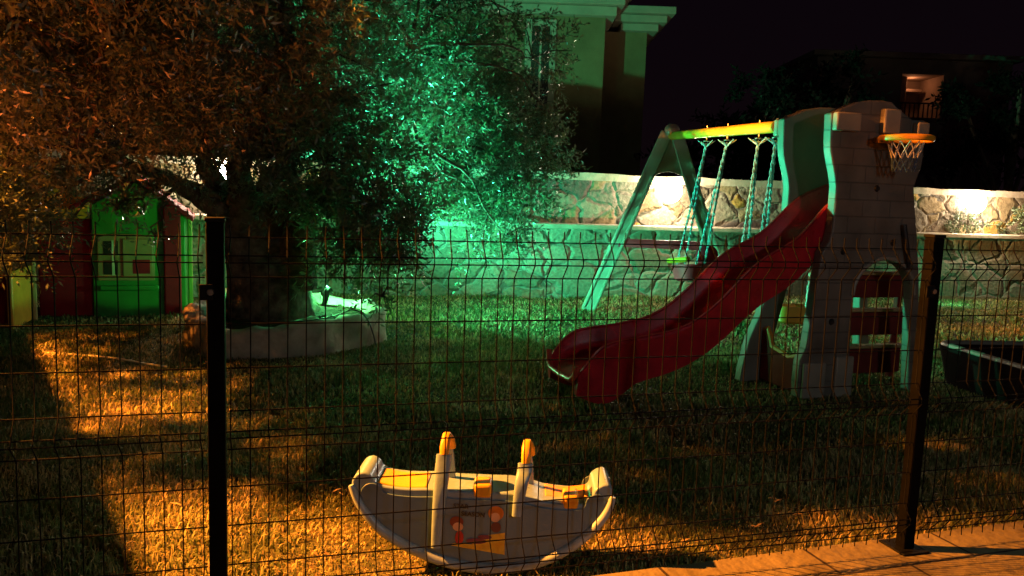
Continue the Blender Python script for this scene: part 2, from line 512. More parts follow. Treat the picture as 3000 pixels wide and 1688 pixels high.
def make_grass():
    V = []; Fc = []; Rn = []
    pts = []
    def scatter(n, x0, x1, y0, y1, h0, h1, w):
        x = RNG.uniform(x0, x1, n); y = RNG.uniform(y0, y1, n)
        keep = (np.abs(x) < .72 * y + .35)
        rel = (x - KERB.x) * FN.x + (y - KERB.y) * FN.y
        keep &= rel < -.004
        keep &= ((x - PL_C.x) ** 2 + (y - PL_C.y) ** 2) > (PL_R - .05) ** 2
        keep &= ~((x > -4.75) & (x < -3.5) & (y > 8.0))
        x = x[keep]; y = y[keep]
        pts.append((x, y, np.full(len(x), h0), np.full(len(x), h1), np.full(len(x), w)))
    scatter(95000, -3.2, 3.4, 2.0, 4.3, .022, .055, .0034)
    scatter(95000, -5.2, 5.4, 4.3, 7.2, .025, .055, .0055)
    scatter(60000, -7.2, 8.4, 7.2, 11.8, .03, .055, .010)
    x = np.concatenate([p[0] for p in pts]); y = np.concatenate([p[1] for p in pts])
    h0 = np.concatenate([p[2] for p in pts]); h1 = np.concatenate([p[3] for p in pts]); w = np.concatenate([p[4] for p in pts])
    n = len(x)
    z = .018 * np.sin(x * 1.3 + .4) * np.cos(y * .9) + .012 * np.sin(x * 2.9 + y * 2.1)
    clump = .5 + .5 * np.sin(x * 5.1 + 1.7 * np.sin(y * 4.3)) * np.cos(y * 6.2 + np.sin(x * 3.7))
    h = h0 + (h1 - h0) * RNG.random(n) * (.45 + .55 * clump)
    patch = np.sin(x * 2.1 + 1.3 * np.sin(y * 1.9)) * np.cos(y * 2.6 + np.sin(x * 1.7)) + .35 * np.sin(x * 7.3 + y * 5.1)
    h = h * np.clip(.95 + .45 * patch, .30, 1.25)
    tall = RNG.random(n) < .012
    h = np.where(tall, h * 1.7, h)
    a = RNG.uniform(0, 2 * np.pi, n); lean = RNG.uniform(.1, 1.1, n)
    dx = np.cos(a); dy = np.sin(a)
    b0 = np.stack([x - dy * w, y + dx * w, z - .004], 1); b1 = np.stack([x + dy * w, y - dx * w, z - .004], 1)
    mx = np.stack([x + dx * h * lean * .35, y + dy * h * lean * .35, z + h * .62], 1)
    m0 = mx - np.stack([dy * w * .7, -dx * w * .7, 0 * w], 1); m1 = mx + np.stack([dy * w * .7, -dx * w * .7, 0 * w], 1)
    tp = np.stack([x + dx * h * lean, y + dy * h * lean, z + h * (1.05 - .35 * lean)], 1)
    V = np.stack([b0, b1, m1, m0, tp], 1).reshape(-1, 3)
    base = np.arange(n) * 5
    T = np.stack([np.stack([base, base + 1, base + 2], 1), np.stack([base, base + 2, base + 3], 1), np.stack([base + 3, base + 2, base + 4], 1)], 1).reshape(-1, 3)
    rn = np.repeat(np.clip(RNG.normal(.5, .22, n), 0, 1), 3)
    o = np_mesh("grass", V, T, M_grass, None, rn)
    tag(o, "short patchy lawn grass covering the fenced play garden", "grass", kind="stuff")


make_grass()


def make_litter():
    n = 900
    x = RNG.uniform(-4.5, 3.0, n); y = RNG.uniform(2.6, 9.0, n)
    k = (((x - KERB.x) * FN.x + (y - KERB.y) * FN.y) < -.02) & (((x - PL_C.x) ** 2 + (y - PL_C.y) ** 2) > 1.1)
    x = x[k]; y = y[k]; n = len(x)
    a = RNG.uniform(0, 6.28, n); l = RNG.uniform(.015, .032, n); w = l * .22
    z = .035 + RNG.uniform(0, .025, n); t = RNG.uniform(-.012, .012, n)
    c = np.cos(a); s_ = np.sin(a)
    V = np.stack([np.stack([x - c * l, y - s_ * l, z - t], 1), np.stack([x - s_ * w, y + c * w, z + .003], 1), np.stack([x + c * l, y + s_ * l, z + t], 1), np.stack([x + s_ * w, y - c * w, z + .003], 1)], 1).reshape(-1, 3)
    o = np_mesh("fallen_leaves", V, np.arange(n * 4).reshape(n, 4), M_litter)
    tag(o, "dry fallen olive leaves scattered over the lawn grass", "leaves", kind="stuff")


make_litter()

# ------------------------------------------------------------------ wire mesh fence
WZ = [1.222, 1.173, 1.153, 1.108, .974, .845, .718, .668, .648, .603, .490, .372, .250, .202, .182, .135]
PROFILE = [(1.258, 0), (1.222, 0), (1.173, .039), (1.153, .039), (1.108, 0), (.718, 0), (.668, .039), (.648, .039), (.603, 0), (.25, 0), (.202, .039), (.182, .039), (.135, 0), (.10, 0)]


def fold(z):
    return float(np.interp(-z, [-q[0] for q in PROFILE], [q[1] for q in PROFILE]))


fence = thing("wire_mesh_fence", "dark green welded wire mesh fence with folded panels between square posts in the foreground", "fence", (POST_R.x, POST_R.y, PZ), ang_f)


def wire_panel(x0, x1):
    mb = MB(); n = int(round((x1 - x0) / .0525)); wj = random.Random(int(x0 * 10) + 99)
    for i in range(n + 1):
        x = x0 + (x1 - x0) * i / n
        mb.tube([(x + wj.gauss(0, .0012), -o + wj.gauss(0, .0008), z - PZ) for z, o in PROFILE], .0020, 6)
    for z in WZ:
        o = fold(z)
        mb.tube([(x0 - .012, -o + .0042, z - PZ), (x1 + .012, -o + .0042, z - PZ)], .0022, 6)
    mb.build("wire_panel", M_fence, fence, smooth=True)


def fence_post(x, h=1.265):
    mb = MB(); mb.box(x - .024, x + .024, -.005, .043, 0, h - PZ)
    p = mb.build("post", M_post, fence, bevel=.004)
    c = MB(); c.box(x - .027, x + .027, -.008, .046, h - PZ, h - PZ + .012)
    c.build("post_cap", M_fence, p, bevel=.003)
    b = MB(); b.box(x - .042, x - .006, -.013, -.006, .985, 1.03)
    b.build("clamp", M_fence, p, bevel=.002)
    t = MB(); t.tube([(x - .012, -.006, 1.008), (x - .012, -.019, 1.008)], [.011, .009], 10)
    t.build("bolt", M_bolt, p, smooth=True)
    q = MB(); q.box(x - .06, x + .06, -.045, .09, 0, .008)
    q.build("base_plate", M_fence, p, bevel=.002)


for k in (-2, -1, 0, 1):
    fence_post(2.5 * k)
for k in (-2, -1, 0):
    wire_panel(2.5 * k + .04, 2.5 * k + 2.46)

# ------------------------------------------------------------------ rocker toy
RK = G(1430, 1684)
rocker = thing("rocking_seesaw", "grey double seat rocking seesaw with yellow seats and cartoon sticker behind the fence", "rocking toy", (RK.x, RK.y + .02, 0), R(-1.0))
RY = RK.y


def rk(px, py, dy=0.0):
    q = D(px, py, RY + dy)
    return (q.x - RK.x, q.z)


bottom = [rk(*p) for p in ((1024, 1440), (1048, 1492), (1090, 1548), (1150, 1596), (1245, 1643), (1345, 1673), (1440, 1683), (1540, 1673), (1640, 1637), (1725, 1577), (1775, 1520), (1797, 1470))]
top = [rk(*p) for p in ((1796, 1436), (1782, 1424), (1762, 1428), (1742, 1444), (1732, 1474), (1690, 1484), (1600, 1476), (1560, 1464), (1500, 1452), (1440, 1450), (1385, 1448), (1330, 1446), (1262, 1440), (1190, 1440), (1130, 1434), (1098, 1424), (1082, 1402), (1062, 1392), (1040, 1398), (1026, 1416))]
RT = .19
outline = [tuple(v) for v in [Vector((*q, 0)).to_2d() for q in bottom]] + [tuple(q) for q in top]
bsm = [tuple(v[:2]) for v in spline([(*q, 0) for q in bottom], 4)]
tsm = [tuple(v[:2]) for v in spline([(*q, 0) for q in top], 3)]
out = bsm + tsm
mb = MB(); mb.prism(out, .0, RT)
body = mb.build("body", M_grey, rocker, bevel=.009, seg=3)
# raised lip round each side and the recessed coloured side panel
for yy in (-.004, RT + .004):
    lip = MB()
    path = [Vector((x, yy, z)) for x, z in bsm]
    lip.tube([p + Vector((0, 0, .014)) for p in path], [.010 + .011 * math.sin(math.pi * min(1, max(0, i / (len(path) - 1)))) ** .6 for i in range(len(path))], 10)
    lip.build("runner", M_rim, rocker, smooth=True)
cx, cz = 0.0, .2
for yy in (-.0035, RT + .0035):
    ins = [(x * .93, (z - cz) * .80 + cz - .006) for x, z in out]
    mbp = MB(); mbp.prism(ins, yy - .002, yy + .002)
    side = mbp.build("side_panel", M_panelblue, rocker, bevel=.0015)
    if yy < 0: near_panel = side
# seats
def seat(px0, px1, py, y0, y1, name="seat"):
    a = rk(px0, py); b = rk(px1, py)
    m = MB(); zt = a[1]
    m.box(a[0], b[0], y0, y1, zt - .012, zt + .006)
    return m
a = rk(1100, 1428); b = rk(1168, 1441); c = rk(1246, 1442)
m = MB()
rings = []
for (x, z) in [tuple(v[:2]) for v in spline([(*a, 0), (*b, 0), (*c, 0)], 5)]:
    rings.append([Vector((x, .012, z - .01)), Vector((x, RT - .03, z - .01)), Vector((x, RT - .03, z + .007)), Vector((x, .012, z + .007))])
m.loft(rings)
m.build("seat", M_yellow, rocker, bevel=.004)
a = rk(1598, 1478); b = rk(1660, 1487); c = rk(1730, 1480)
m = MB(); rings = []
for (x, z) in [tuple(v[:2]) for v in spline([(*a, 0), (*b, 0), (*c, 0)], 5)]:
    rings.append([Vector((x, .06, z - .01)), Vector((x, RT - .012, z - .01)), Vector((x, RT - .012, z + .006)), Vector((x, .06, z + .006))])
m.loft(rings)
m.build("seat", M_orange, rocker, bevel=.004)
# raised rounded pommels in the middle and on the right seat
for (px0, px1, py0, py1) in ((1385, 1440, 1418, 1450), (1650, 1696, 1450, 1482)):
    a = rk(px0, py1, 0); b = rk(px1, py1, 0); t = rk(px0, py0, .02)
    m = MB(); m.box(a[0], b[0], -.004, .085, a[1] - .02, t[1])
    m.build("pommel", M_yellow, rocker, bevel=.012, seg=4)
# handles: inverted U across the body, with a yellow grip
for (px, pyb, pyt, lean) in ((1290, 1606, 1284, .0), (1528, 1512, 1304, .0)):
    xb, zb = rk(px - 14, pyb); xt, zt = rk(px + 12, pyt, .065)
    P = spline([(xb, -.012, zb), (xb + (xt - xb) * .5, -.010, zb + (zt - zb) * .45), (xt, .018, zt - .085), (xt + .003, .034, zt - .025), (xt + .006, .065, zt), (xt + .010, .10, zt - .03), (xt + .014, .125, zt - .10), (xt + .018, .15, .25)], 5)
    mh = MB(); mg = MB()
    def flat_tube(mb_, pts, w0, t0):
        rings = []
        for i, p in enumerate(pts):
            a_ = pts[max(i - 1, 0)]; b_ = pts[min(i + 1, len(pts) - 1)]
            d = (b_ - a_).normalized(); s = Vector((1, 0, 0)); u = d.cross(s).normalized()
            f = min(1.0, .62 + i / 22.0) if i < 12 else 1.0
            w_ = w0 * f * (1 - .35 * max(0, 1 - (zt - p.z) / .03))
            rings.append([p + s * (w_ / 2 * math.copysign(abs(math.cos(t)) ** .6, math.cos(t))) + u * (t0 / 2 * math.copysign(abs(math.sin(t)) ** .6, math.sin(t))) for t in (2 * math.pi * k / 14 for k in range(14))])
        mb_.loft(rings)
    k0 = next(i for i, p in enumerate(P) if p.z > zt - .062); k1 = max(i for i, p in enumerate(P) if p.z > zt - .062)
    flat_tube(mh, P[:k0 + 1], .056, .030)
    h = mh.build("handle", M_grey, rocker, smooth=True, angle=60)
    mr_ = MB(); flat_tube(mr_, P[k1:], .044, .024); mr_.build('rear_stay', M_grey, h, smooth=True, angle=60)
    flat_tube(mg, P[k0:k1 + 1], .050, .032)
    mg.build("grip", M_yellow, h, smooth=True, angle=60)

# sticker on the near side
DY = -.0075
def disc(mb_, px, py, rx, ry, n=20, dy=0.0):
    c = rk(px, py); s = RY / F
    mb_.add([(c[0] + rx * s * math.cos(2 * math.pi * k / n), DY - dy, c[1] + ry * s * math.sin(2 * math.pi * k / n)) for k in range(n)], [tuple(range(n))])
def quad(mb_, pts, dy=0.0):
    mb_.add([(rk(*p)[0], DY - dy, rk(*p)[1]) for p in pts], [tuple(range(len(pts)))])
ST = {}
def decal_mat(name, c):
    return noise_mat("sticker_" + name, tuple(v * .8 for v in c), c, scale=40, rough=.45)
m = MB(); quad(m, [(1312, 1602), (1400, 1617), (1478, 1630), (1479, 1565), (1430, 1572), (1380, 1600), (1330, 1596)])
stick = m.build("sticker", decal_mat("yellow", (.62, .42, .04)), rocker)
for nm, c, shapes in (
    ("figure_hair", (.50, .17, .03), [(1453, 1508, 24, 23)]),
    ("figure_hair", (.16, .022, .02), [(1337, 1534, 21, 18)]),
    ("figure_face", (.62, .36, .22), [(1451, 1520, 15, 15)]),
    ("figure_face", (.62, .36, .22), [(1341, 1548, 16, 14)]),
    ("figure_shirt", (.10, .025, .04), [(1453, 1549, 15, 17)]),
    ("figure_shirt", (.42, .012, .03), [(1345, 1580, 13, 22)]),
    ("figure_legs", (.16, .03, .07), [(1395, 1590, 32, 9), (1420, 1578, 22, 7)])):
    m = MB()
    for s_ in shapes: disc(m, *s_, dy=.0012 if 'face' in nm else (.0006 if 'hair' in nm else .0009))
    m.build(nm, decal_mat(nm, c), stick)
def text_part(body_, px, py, hpx, name, parent, mat):
    cu = bpy.data.curves.new("tmp", 'FONT'); cu.body = body_; cu.extrude = 0.0003; cu.offset = .02
    to = bpy.data.objects.new("tmp", cu); COL.objects.link(to)
    bpy.context.view_layer.update()
    me = bpy.data.meshes.new_from_object(to.evaluated_get(bpy.context.evaluated_depsgraph_get()))
    bpy.data.objects.remove(to)
    me.name = name; me.materials.clear(); me.materials.append(mat)
    o = bpy.data.objects.new(name, me); COL.objects.link(o); o.parent = parent
    s = hpx * RY / F / .70
    q = rk(px, py)
    o.location = (q[0], DY - .0012, q[1]); o.scale = (s, s, s); o.rotation_euler = (R(90), R(2), 0)
    return o
M_ink = decal_mat("ink", (.012, .014, .02))
text_part("STAR", 1327, 1492, 14, "lettering", stick, M_ink)
text_part("SEASON", 1350, 1515, 14, "lettering", stick, M_ink)

# ------------------------------------------------------------------ play set: castle tower, slide, swing frame
TA = math.atan2(.295, .955)
TO = Vector((2.229, 5.506, 0))
TX = Vector((.955, .295, 0)).normalized(); TYv = Vector((-TX.y, TX.x, 0))
play = thing("play_set", "plastic castle play tower with red wavy slide and swing frame standing on the lawn", "play set", TO, math.atan2(TX.y, TX.x))
TD = .525        # distance between the two castle panels


def panel_outline(back=False):
    left = [(-.18, 0), (-.19, .12), (-.185, .27), (-.14, .37), (-.10, .80), (-.085, .95), (-.075, 1.04), (-.02, 1.12), (-.005, 1.2), (0, 1.31), (0, 1.50), (-.018, 1.58), (-.045, 1.66), (-.07, 1.74), (-.078, 1.80), (-.088, 2.00)]
    topc = [(.01, 2.045), (.11, 2.085), (.22, 2.105), (.33, 2.11), (.41, 2.105), (.45, 2.075), (.52, 2.035), (.60, 1.995)]
    right = [(.71, 1.995), (.725, 1.74), (.715, 1.66), (.685, 1.58), (.668, 1.51), (.69, 1.40), (.735, 1.18), (.785, .9), (.85, .4), (.90, .1), (.89, 0)]
    arch = [(.79, 0), (.73, .74)] + [(.475 + .255 * math.cos(t), .74 + .25 * math.sin(t)) for t in [math.pi * k / 12 for k in range(1, 12)]] + [(.22, .74), (.235, .3), (.27, 0)]
    if back:
        left = [(-.31, 0), (-.30, .10), (-.25, .33), (-.17, .52)] + left[4:]
        arch = [(.79, 0), (.73, .74)] + [(.395 + .335 * math.cos(t), .74 + .22 * math.sin(t)) for t in [math.pi * k / 12 for k in range(1, 12)]] + [(.06, .74), (-.02, .4), (-.12, 0)]
    o = left + topc + right + arch
    return [(x, z) for x, z in o][::-1]


def castle_panel(y0, y1, face):
    mb = MB(); mb.prism(panel_outline(face == 'back'), y0, y1)
    p = mb.build("castle_panel", M_beige if face == 'front' else M_beige_inner, play, bevel=.012, seg=3)
    s = -1 if face == 'front' else 1
    yf = y0 if s < 0 else y1
    for (x0, x1, zt) in ((-.082, .12, 2.005), (.31, .45, 2.05), (.60, .705, 1.975)):
        m = MB(); z0 = 1.88
        ys = sorted((yf, yf + s * .055))
        m.box(x0, x1, ys[0], ys[1], z0, zt)
        m.build("merlon", M_beige_plain, p, bevel=.012, seg=3)
    for (x, z) in ((.36, 1.95), (.34, 1.50), (.52, 1.12), (.10, 1.05), (.05, .55)):
        m = MB(); m.tube([(x, yf + s * .001, z), (x, yf + s * .012, z)], [.024, .017], 14)
        m.build("boss", M_black, p, smooth=True)
    return p


front = castle_panel(0, .085, 'front')
backp = castle_panel(TD, TD + .085, 'back')
# arch rims
m = MB()
arc = [(.475 + .272 * math.cos(t), -.006, .74 + .268 * math.sin(t)) for t in [math.pi * k / 12 for k in range(0, 13)]]
m.tube(arc, .016, 8)
m.build("arch_rim", M_beige_plain, front, smooth=True)
m = MB(); m.box(.10, .255, -.03, .0, 0, .30); m.box(-.17, .02, -.03, .0, 0, .26)
m.build("foot_buttress", M_beige_plain, front, bevel=.015, seg=3)
# platform and back rail
m = MB(); m.box(-.005, .70, .085, TD - .002, 1.02, 1.08)
m.build("platform", M_beige_plain, play, bevel=.01)
# low red cross boards between the feet
for xx in (-.15,):
    m = MB()
    o_ = [(.09, .02), (TD - .005, .02), (TD - .005, .40), (TD - .04, .42), (TD - .075, .37), (TD - .11, .29), (.20, .25), (.13, .27), (.09, .29)]
    vs = [(xx, y, z) for y, z in o_] + [(xx + .05, y, z) for y, z in o_]
    n_ = len(o_)
    m.add(vs, [tuple(range(n_)), tuple(range(2 * n_ - 1, n_ - 1, -1))] + [(i, i + n_, (i + 1) % n_ + n_, (i + 1) % n_) for i in range(n_)])
    cbd = m.build("cross_board", M_tread, play, bevel=.012)
    m = MB(); m.tube([(xx + .025, y, z + .004) for y, z in o_[2:]], .02, 8); m.build("lit_edge", M_orange, cbd, smooth=True)  # orange strip paints the lit top edge onto the board
# red climbing boards at the rear right of the tower, with tread edges coloured paler as if lit
lad_b = MB()
for x_ in (.53, 1.06):
    lad_b.bar((x_ + .03, TD - .035, 1.03), (x_, TD - .035, 0), .045, .05, up=Vector((0, 1, 0)))
lad = lad_b.build("ladder", M_tread, play, bevel=.01)
for z0_, z1_ in ((.66, .84), (.36, .55), (.05, .26)):
    m = MB(); m.box(.50, 1.10, TD - .095, TD - .062, z0_, z1_); m.build("board", M_tread, lad, bevel=.012)
    m = MB(); m.box(.50, 1.10, TD - .15, TD - .06, z1_ + .003, z1_ + .028); m.build("tread", M_tread_edge, lad, bevel=.008)
# unidentified dark bar on the tower front
m = MB(); m.tube([(.585, -.02, 1.25), (.61, -.03, 1.12), (.645, -.03, 1.0), (.66, -.02, .93)], [.02, .019, .017, .014], 8)
m.build("dark_bar", M_black, play, smooth=True)
# basketball hoop
HX, HZ = .345, 1.835
hoop = MB(); hoop.torus((HX, -.225, HZ), .165, .012, sz=1.7)
hoop.box(HX - .07, HX + .07, -.075, -.008, HZ - .02, HZ + .02)
hp = hoop.build("basketball_hoop", M_yellow, play, smooth=True)
for nm, mt, z0, z1, r0, r1 in (("net", M_net_w, HZ - .02, HZ - .13, .115, .08), ("net_tail", M_net_b, HZ - .13, HZ - .22, .08, .07)):
    m = MB(); N_ = 12
    for k in range(N_):
        for sgn in (-1, 1):
            pts = []
            for j in range(5):
                t = j / 4; a_ = 2 * math.pi * (k + sgn * t * 1.0) / N_; r_ = r0 + (r1 - r0) * t
                pts.append((HX + r_ * math.cos(a_), -.225 + r_ * math.sin(a_), z0 + (z1 - z0) * t))
            m.tube(pts, .0035, 5)
    m.build(nm, mt, hp, smooth=True)

# the slide, in the tower's frame: runs along -x
SW0 = .25
YC = .3075
def sw_at(s): return .212 + (SW0 - .212) * min(1, max(0, (s - .02) / .35)) + .035 * min(1, max(0, (s - 1.45) / .3))
RIM = [(-.40, 1.56), (-.1, 1.45), (.03, 1.36), (.15, 1.22), (.27, 1.115), (.42, 1.05), (.57, .965), (.71, .83), (.85, .69), (1.0, .575), (1.15, .505), (1.41, .46), (1.62, .435), (1.72, .41), (1.79, .35), (1.84, .27), (1.88, .18)]
BED = [(-.40, 1.14), (0, 1.11), (.15, 1.0), (.27, .92), (.42, .86), (.57, .77), (.71, .63), (.85, .50), (1.0, .40), (1.2, .32), (1.41, .285), (1.6, .265), (1.75, .235), (1.82, .19), (1.88, .15)]
SKI = [(-.40, 1.085), (-.05, 1.06), (.15, .90), (.27, .80), (.42, .72), (.57, .63), (.71, .50), (.85, .38), (1.0, .28), (1.2, .20), (1.4, .155), (1.5, .12), (1.56, .05), (1.62, .015), (1.72, .015), (1.82, .05), (1.88, .10)]
def smooth_tab(tab, s):
    return sum(lerp_tab(tab, s + d) * w for d, w in ((-.08, .15), (-.04, .22), (0, .26), (.04, .22), (.08, .15)))
rings = []
for i in range(71):
    s = -.38 + 2.26 * i / 70
    zr = smooth_tab(RIM, s); zb = min(smooth_tab(BED, s), zr - .02); zs = min(smooth_tab(SKI, s), zb - .03)
    sec = []; SW = sw_at(s)
    half = [(SW - .055, zs), (SW - .012, zs), (SW + .004, (zs + zr) / 2), (SW + .010, zr - .03), (SW + .012, zr - .008), (SW + .002, zr), (SW - .016, zr), (SW - .024, zr - .012), (SW - .034, zb + (zr - zb) * .45), (SW - .07, zb + (zr - zb) * .10), (SW - .12, zb)]
    for (y, z) in half: sec.append((y, z))
    full = [(-y, z) for y, z in half] + [(y, z) for y, z in half[::-1]]
    # full: near edge (-y) from skirt to bed, then bed to far skirt, then underside back
    rings.append([Vector((.02 - s, YC + y, z)) for y, z in full] + [Vector((.02 - s, YC + SW - .055, zs + .02)), Vector((.02 - s, YC + SW - .06, zb - .018)), Vector((.02 - s, YC - SW + .06, zb - .018)), Vector((.02 - s, YC - SW + .055, zs + .02))])
m = MB(); m.loft(rings)
sl = m.build("slide", M_red, play, smooth=True, angle=60)
# bright worn lip at the foot
m = MB()
s = 1.875; zr = .23; zb = .165
SW = sw_at(1.88)
m.tube([(.02 - s - .004, YC - SW + .004, zr + .05), (.02 - s - .012, YC - SW + .03, zr - .02), (.02 - s - .016, YC - SW + .09, zb + .005), (.02 - s - .018, YC, zb - .003), (.02 - s - .016, YC + SW - .09, zb + .005), (.02 - s - .012, YC + SW - .03, zr - .02), (.02 - s - .004, YC + SW - .004, zr + .05)], .021, 10)
m.build("lip", M_redworn_hi, sl, smooth=True)
# thin paler strips along both rims, painting in a highlight
for sg in (-1, 1):
    m = MB()
    m.tube([(.02 - (k * .02), YC + sg * (sw_at(k * .02) - .007), smooth_tab(RIM, k * .02) - .001) for k in range(-18, 93)], .008, 8)
    m.build("rim", M_redworn_hi, sl, smooth=True)

# swing beam and A-frame (world points brought into the tower's frame)
play_m = Matrix.Translation(TO) @ Matrix.Rotation(math.atan2(TX.y, TX.x), 4, 'Z')
inv = play_m.inverted()
def L_(p): return inv @ Vector(p)
AX = D(1968, 398, 8.95)
BM = L_(D(2276, 372, 6.12)); BA = L_(AX)
m = MB(); bd = (BM - BA).normalized()
m.tube([BA - bd * .02, BM], .045, 16)
m.build("swing_beam", M_yellow, play, smooth=True)
FL = G(1722, 910); FR = Vector((2.62, 9.2, 0))
fl, fr = L_(FL), L_(FR)
apex = BA + Vector((0, 0, .04))
sp_dir = (fr - fl).normalized(); nrm = Vector((-sp_dir.y, sp_dir.x, 0)).normalized()
apl = apex - sp_dir * .05; apr = apex + sp_dir * .05
for a_, f_ in ((apl, fl), (apr, fr)):
    m = MB()
    leg_n = (f_ - a_).normalized()
    side_v = nrm.cross(leg_n).normalized()
    m.bar(a_ + side_v * .0, f_, .045, .14, up=side_v, w2=.05, t2=.17)
    lg = m.build("frame_leg", M_beige_plain, play, bevel=.012, seg=3)
    for q in (-1, 1):
        m = MB()
        m.bar(a_ + nrm * (q * .026) + side_v * .05 + leg_n * .5, f_ + nrm * (q * .026) + side_v * .062 - leg_n * .03, .03, .035, up=side_v)
        m.bar(a_ + nrm * (q * .026) - side_v * .05 + leg_n * .5, f_ + nrm * (q * .026) - side_v * .062 - leg_n * .03, .03, .035, up=side_v)
        m.build("rib", M_beige_plain, lg, bevel=.008)
# gusset plate with arched lower edge
def along(a_, f_, t): return a_.lerp(f_, t)
gt = .30
pl = along(apl, fl, gt); pr = along(apr, fr, gt)
poly = [apl + Vector((0, 0, .03)), pl]
for k in range(1, 8):
    t = k / 8; q = pl.lerp(pr, t); poly.append(q + Vector((0, 0, .20 * math.sin(math.pi * t) ** .7)))
poly += [pr, apr + Vector((0, 0, .03))]
m = MB(); n_ = len(poly)
m.add([p_ - nrm * .018 for p_ in poly] + [p_ + nrm * .018 for p_ in poly], [tuple(range(n_)), tuple(range(2 * n_ - 1, n_ - 1, -1))] + [(i, i + n_, (i + 1) % n_ + n_, (i + 1) % n_) for i in range(n_)])
m.build("gusset", M_beige_plain, play, bevel=.008)
m = MB(); m.ball(apex + Vector((0, 0, .02)), .085, s=(1, 1, .9)); m.build("apex_cap", M_beige_plain, play, smooth=True)
# red cross brace
c0 = along(apl, fl, .60); c1 = along(apr, fr, .60)
m = MB(); m.bar(c0, c1, .05, .10)
m.build("cross_brace", M_brightred, play, bevel=.01)

# swings: hang from the beam, things of their own
def rope(mb_, a, b, r=.0115):
    a = Vector(a); b = Vector(b); n = max(6, int((b - a).length / .045))
    for ph in (0, math.pi):
        pts = []
        for i in range(n * 2 + 1):
            t = i / (n * 2); q = a.lerp(b, t); w_ = ph + t * n * 2.1
            pts.append(q + Vector((math.cos(w_), math.sin(w_), 0)) * r * .62)
        mb_.tube(pts, r * .6, 5)
beam0 = play_m @ BA; beam1 = play_m @ BM
def beam_at(px):
    best = min((abs((1500 + F * q.x / q.y) - px), i) for i, q in ((i, beam0.lerp(beam1, i / 200)) for i in range(201)))
    return beam0.lerp(beam1, best[1] / 200)
def swing(label, name, pxs, bottom_pts, seat_kind):
    tops = [beam_at(p) - Vector((0, 0, .045)) for p in pxs]
    c = (tops[0] + tops[1]) / 2
    t = thing(name, label, "swing", (c.x, c.y, bottom_pts[0].z))
    o = Vector((c.x, c.y, bottom_pts[0].z))
    for tp, bt in zip(tops, bottom_pts):
        m = MB(); d = (bt[1] if isinstance(bt, tuple) else bt)
        spread = Vector((.05, .03, 0))
        rope(m, tp - o + Vector((0, 0, -.06)), bt - o + spread)
        rope(m, tp - o + Vector((0, 0, -.06)), bt - o - spread)
        for k in range(5):
            a_ = k * 1.3
            m.tube([tp - o + Vector((0, 0, -.09)), tp - o + Vector((.05 * math.cos(a_), .05 * math.sin(a_), -.055)), tp - o + Vector((.085 * math.cos(a_), .085 * math.sin(a_), -.03 - .02 * (k % 2)))], [.008, .007, .004], 5)
        r_ = m.build("rope", M_rope, t, smooth=True)
        h_ = MB(); h_.torus(tp - o + Vector((0, 0, -.035)), .026, .006, n=14, m=6)
        h_.tube([tp - o + Vector((0, 0, .11)), tp - o + Vector((0, 0, -.02))], .007, 6)
        h_.build("hook", M_bolt, r_, smooth=True)
    b0, b1 = bottom_pts[0] - o, bottom_pts[1] - o
    mid = (b0 + b1) / 2; ax = (b1 - b0).normalized(); ay = Vector((-ax.y, ax.x, 0)); W_ = (b1 - b0).length / 2
    Mx = Matrix((( ax.x, ay.x, 0, mid.x), (ax.y, ay.y, 0, mid.y), (ax.z, 0, 1, mid.z), (0, 0, 0, 1)))
    if seat_kind == 'bucket':
        m = MB(); rings = []
        for z, rx, ry in ((-.17, W_ * .62, .10), (-.15, W_ * .82, .14), (-.02, W_ * .98, .17), (0.0, W_ * 1.0, .175), (0.0, W_ * .9, .155), (-.12, W_ * .75, .12)):
            rings.append([Mx @ Vector((rx * math.copysign(abs(math.cos(q)) ** .7, math.cos(q)), ry * math.copysign(abs(math.sin(q)) ** .7, math.sin(q)), z)) for q in (2 * math.pi * k / 20 for k in range(20))])
        m.loft(rings); s_ = m.build("seat", M_brightred, t, smooth=True)
        m = MB(); m.tube([Mx @ Vector((-W_, -.15, .05)), Mx @ Vector((W_, -.15, .05))], .028, 10); m.build("bar", M_yellow, t, smooth=True)
        m = MB(); m.ball(Mx @ Vector((W_ * .6, .12, .09)), .12, s=(1, .35, 1)); m.build("backrest", M_hred, t, smooth=True)
    else:
        m = MB(); m.box(-W_ - .03, W_ + .03, -.09, .09, -.025, .01, Mx); m.build("seat", M_yellow if seat_kind == 'yellow' else M_hred, t, bevel=.012)
    return t
GS = "swings hung from the yellow beam"
swing("red bucket toddler swing with yellow bar hanging behind the slide on blue ropes", "toddler_swing", (2045, 2105), (D(1994, 778, 8.4), D(2052, 774, 8.05)), 'bucket')
swing("plank swing on blue ropes nearest the castle tower with its seat behind the slide", "plank_swing", (2195, 2258), (D(2165, 860, 7.35), D(2215, 862, 6.95)), 'yellow')

# orange toddler seat below the tower platform
sc_ = D(2325, 938, 6.85)
t = thing("hanging_seat", "small orange slatted seat hanging on pale ropes under the castle platform", "swing seat", (sc_.x, sc_.y, sc_.z))
m = MB(); rings = []
for z, rx, ry in ((-.02, .14, .10), (.0, .165, .12), (.13, .17, .125), (.13, .15, .105), (.03, .14, .095)):
    rings.append([Vector((rx * math.copysign(abs(math.cos(q)) ** .5, math.cos(q)), ry * math.copysign(abs(math.sin(q)) ** .5, math.sin(q)), z)) for q in (2 * math.pi * k / 24 for k in range(24))])
m.loft(rings); m.build("seat", M_orange, t, smooth=True)
for xx, yy in ((.06, -.11), (.155, .0), (-.15, .0)):
    m = MB(); rope(m, (xx, yy, .10), (xx * 1.05 + .03, yy + .05, 1.03 - sc_.z + .02), .010); m.build("rope", M_net_w, t, smooth=True)

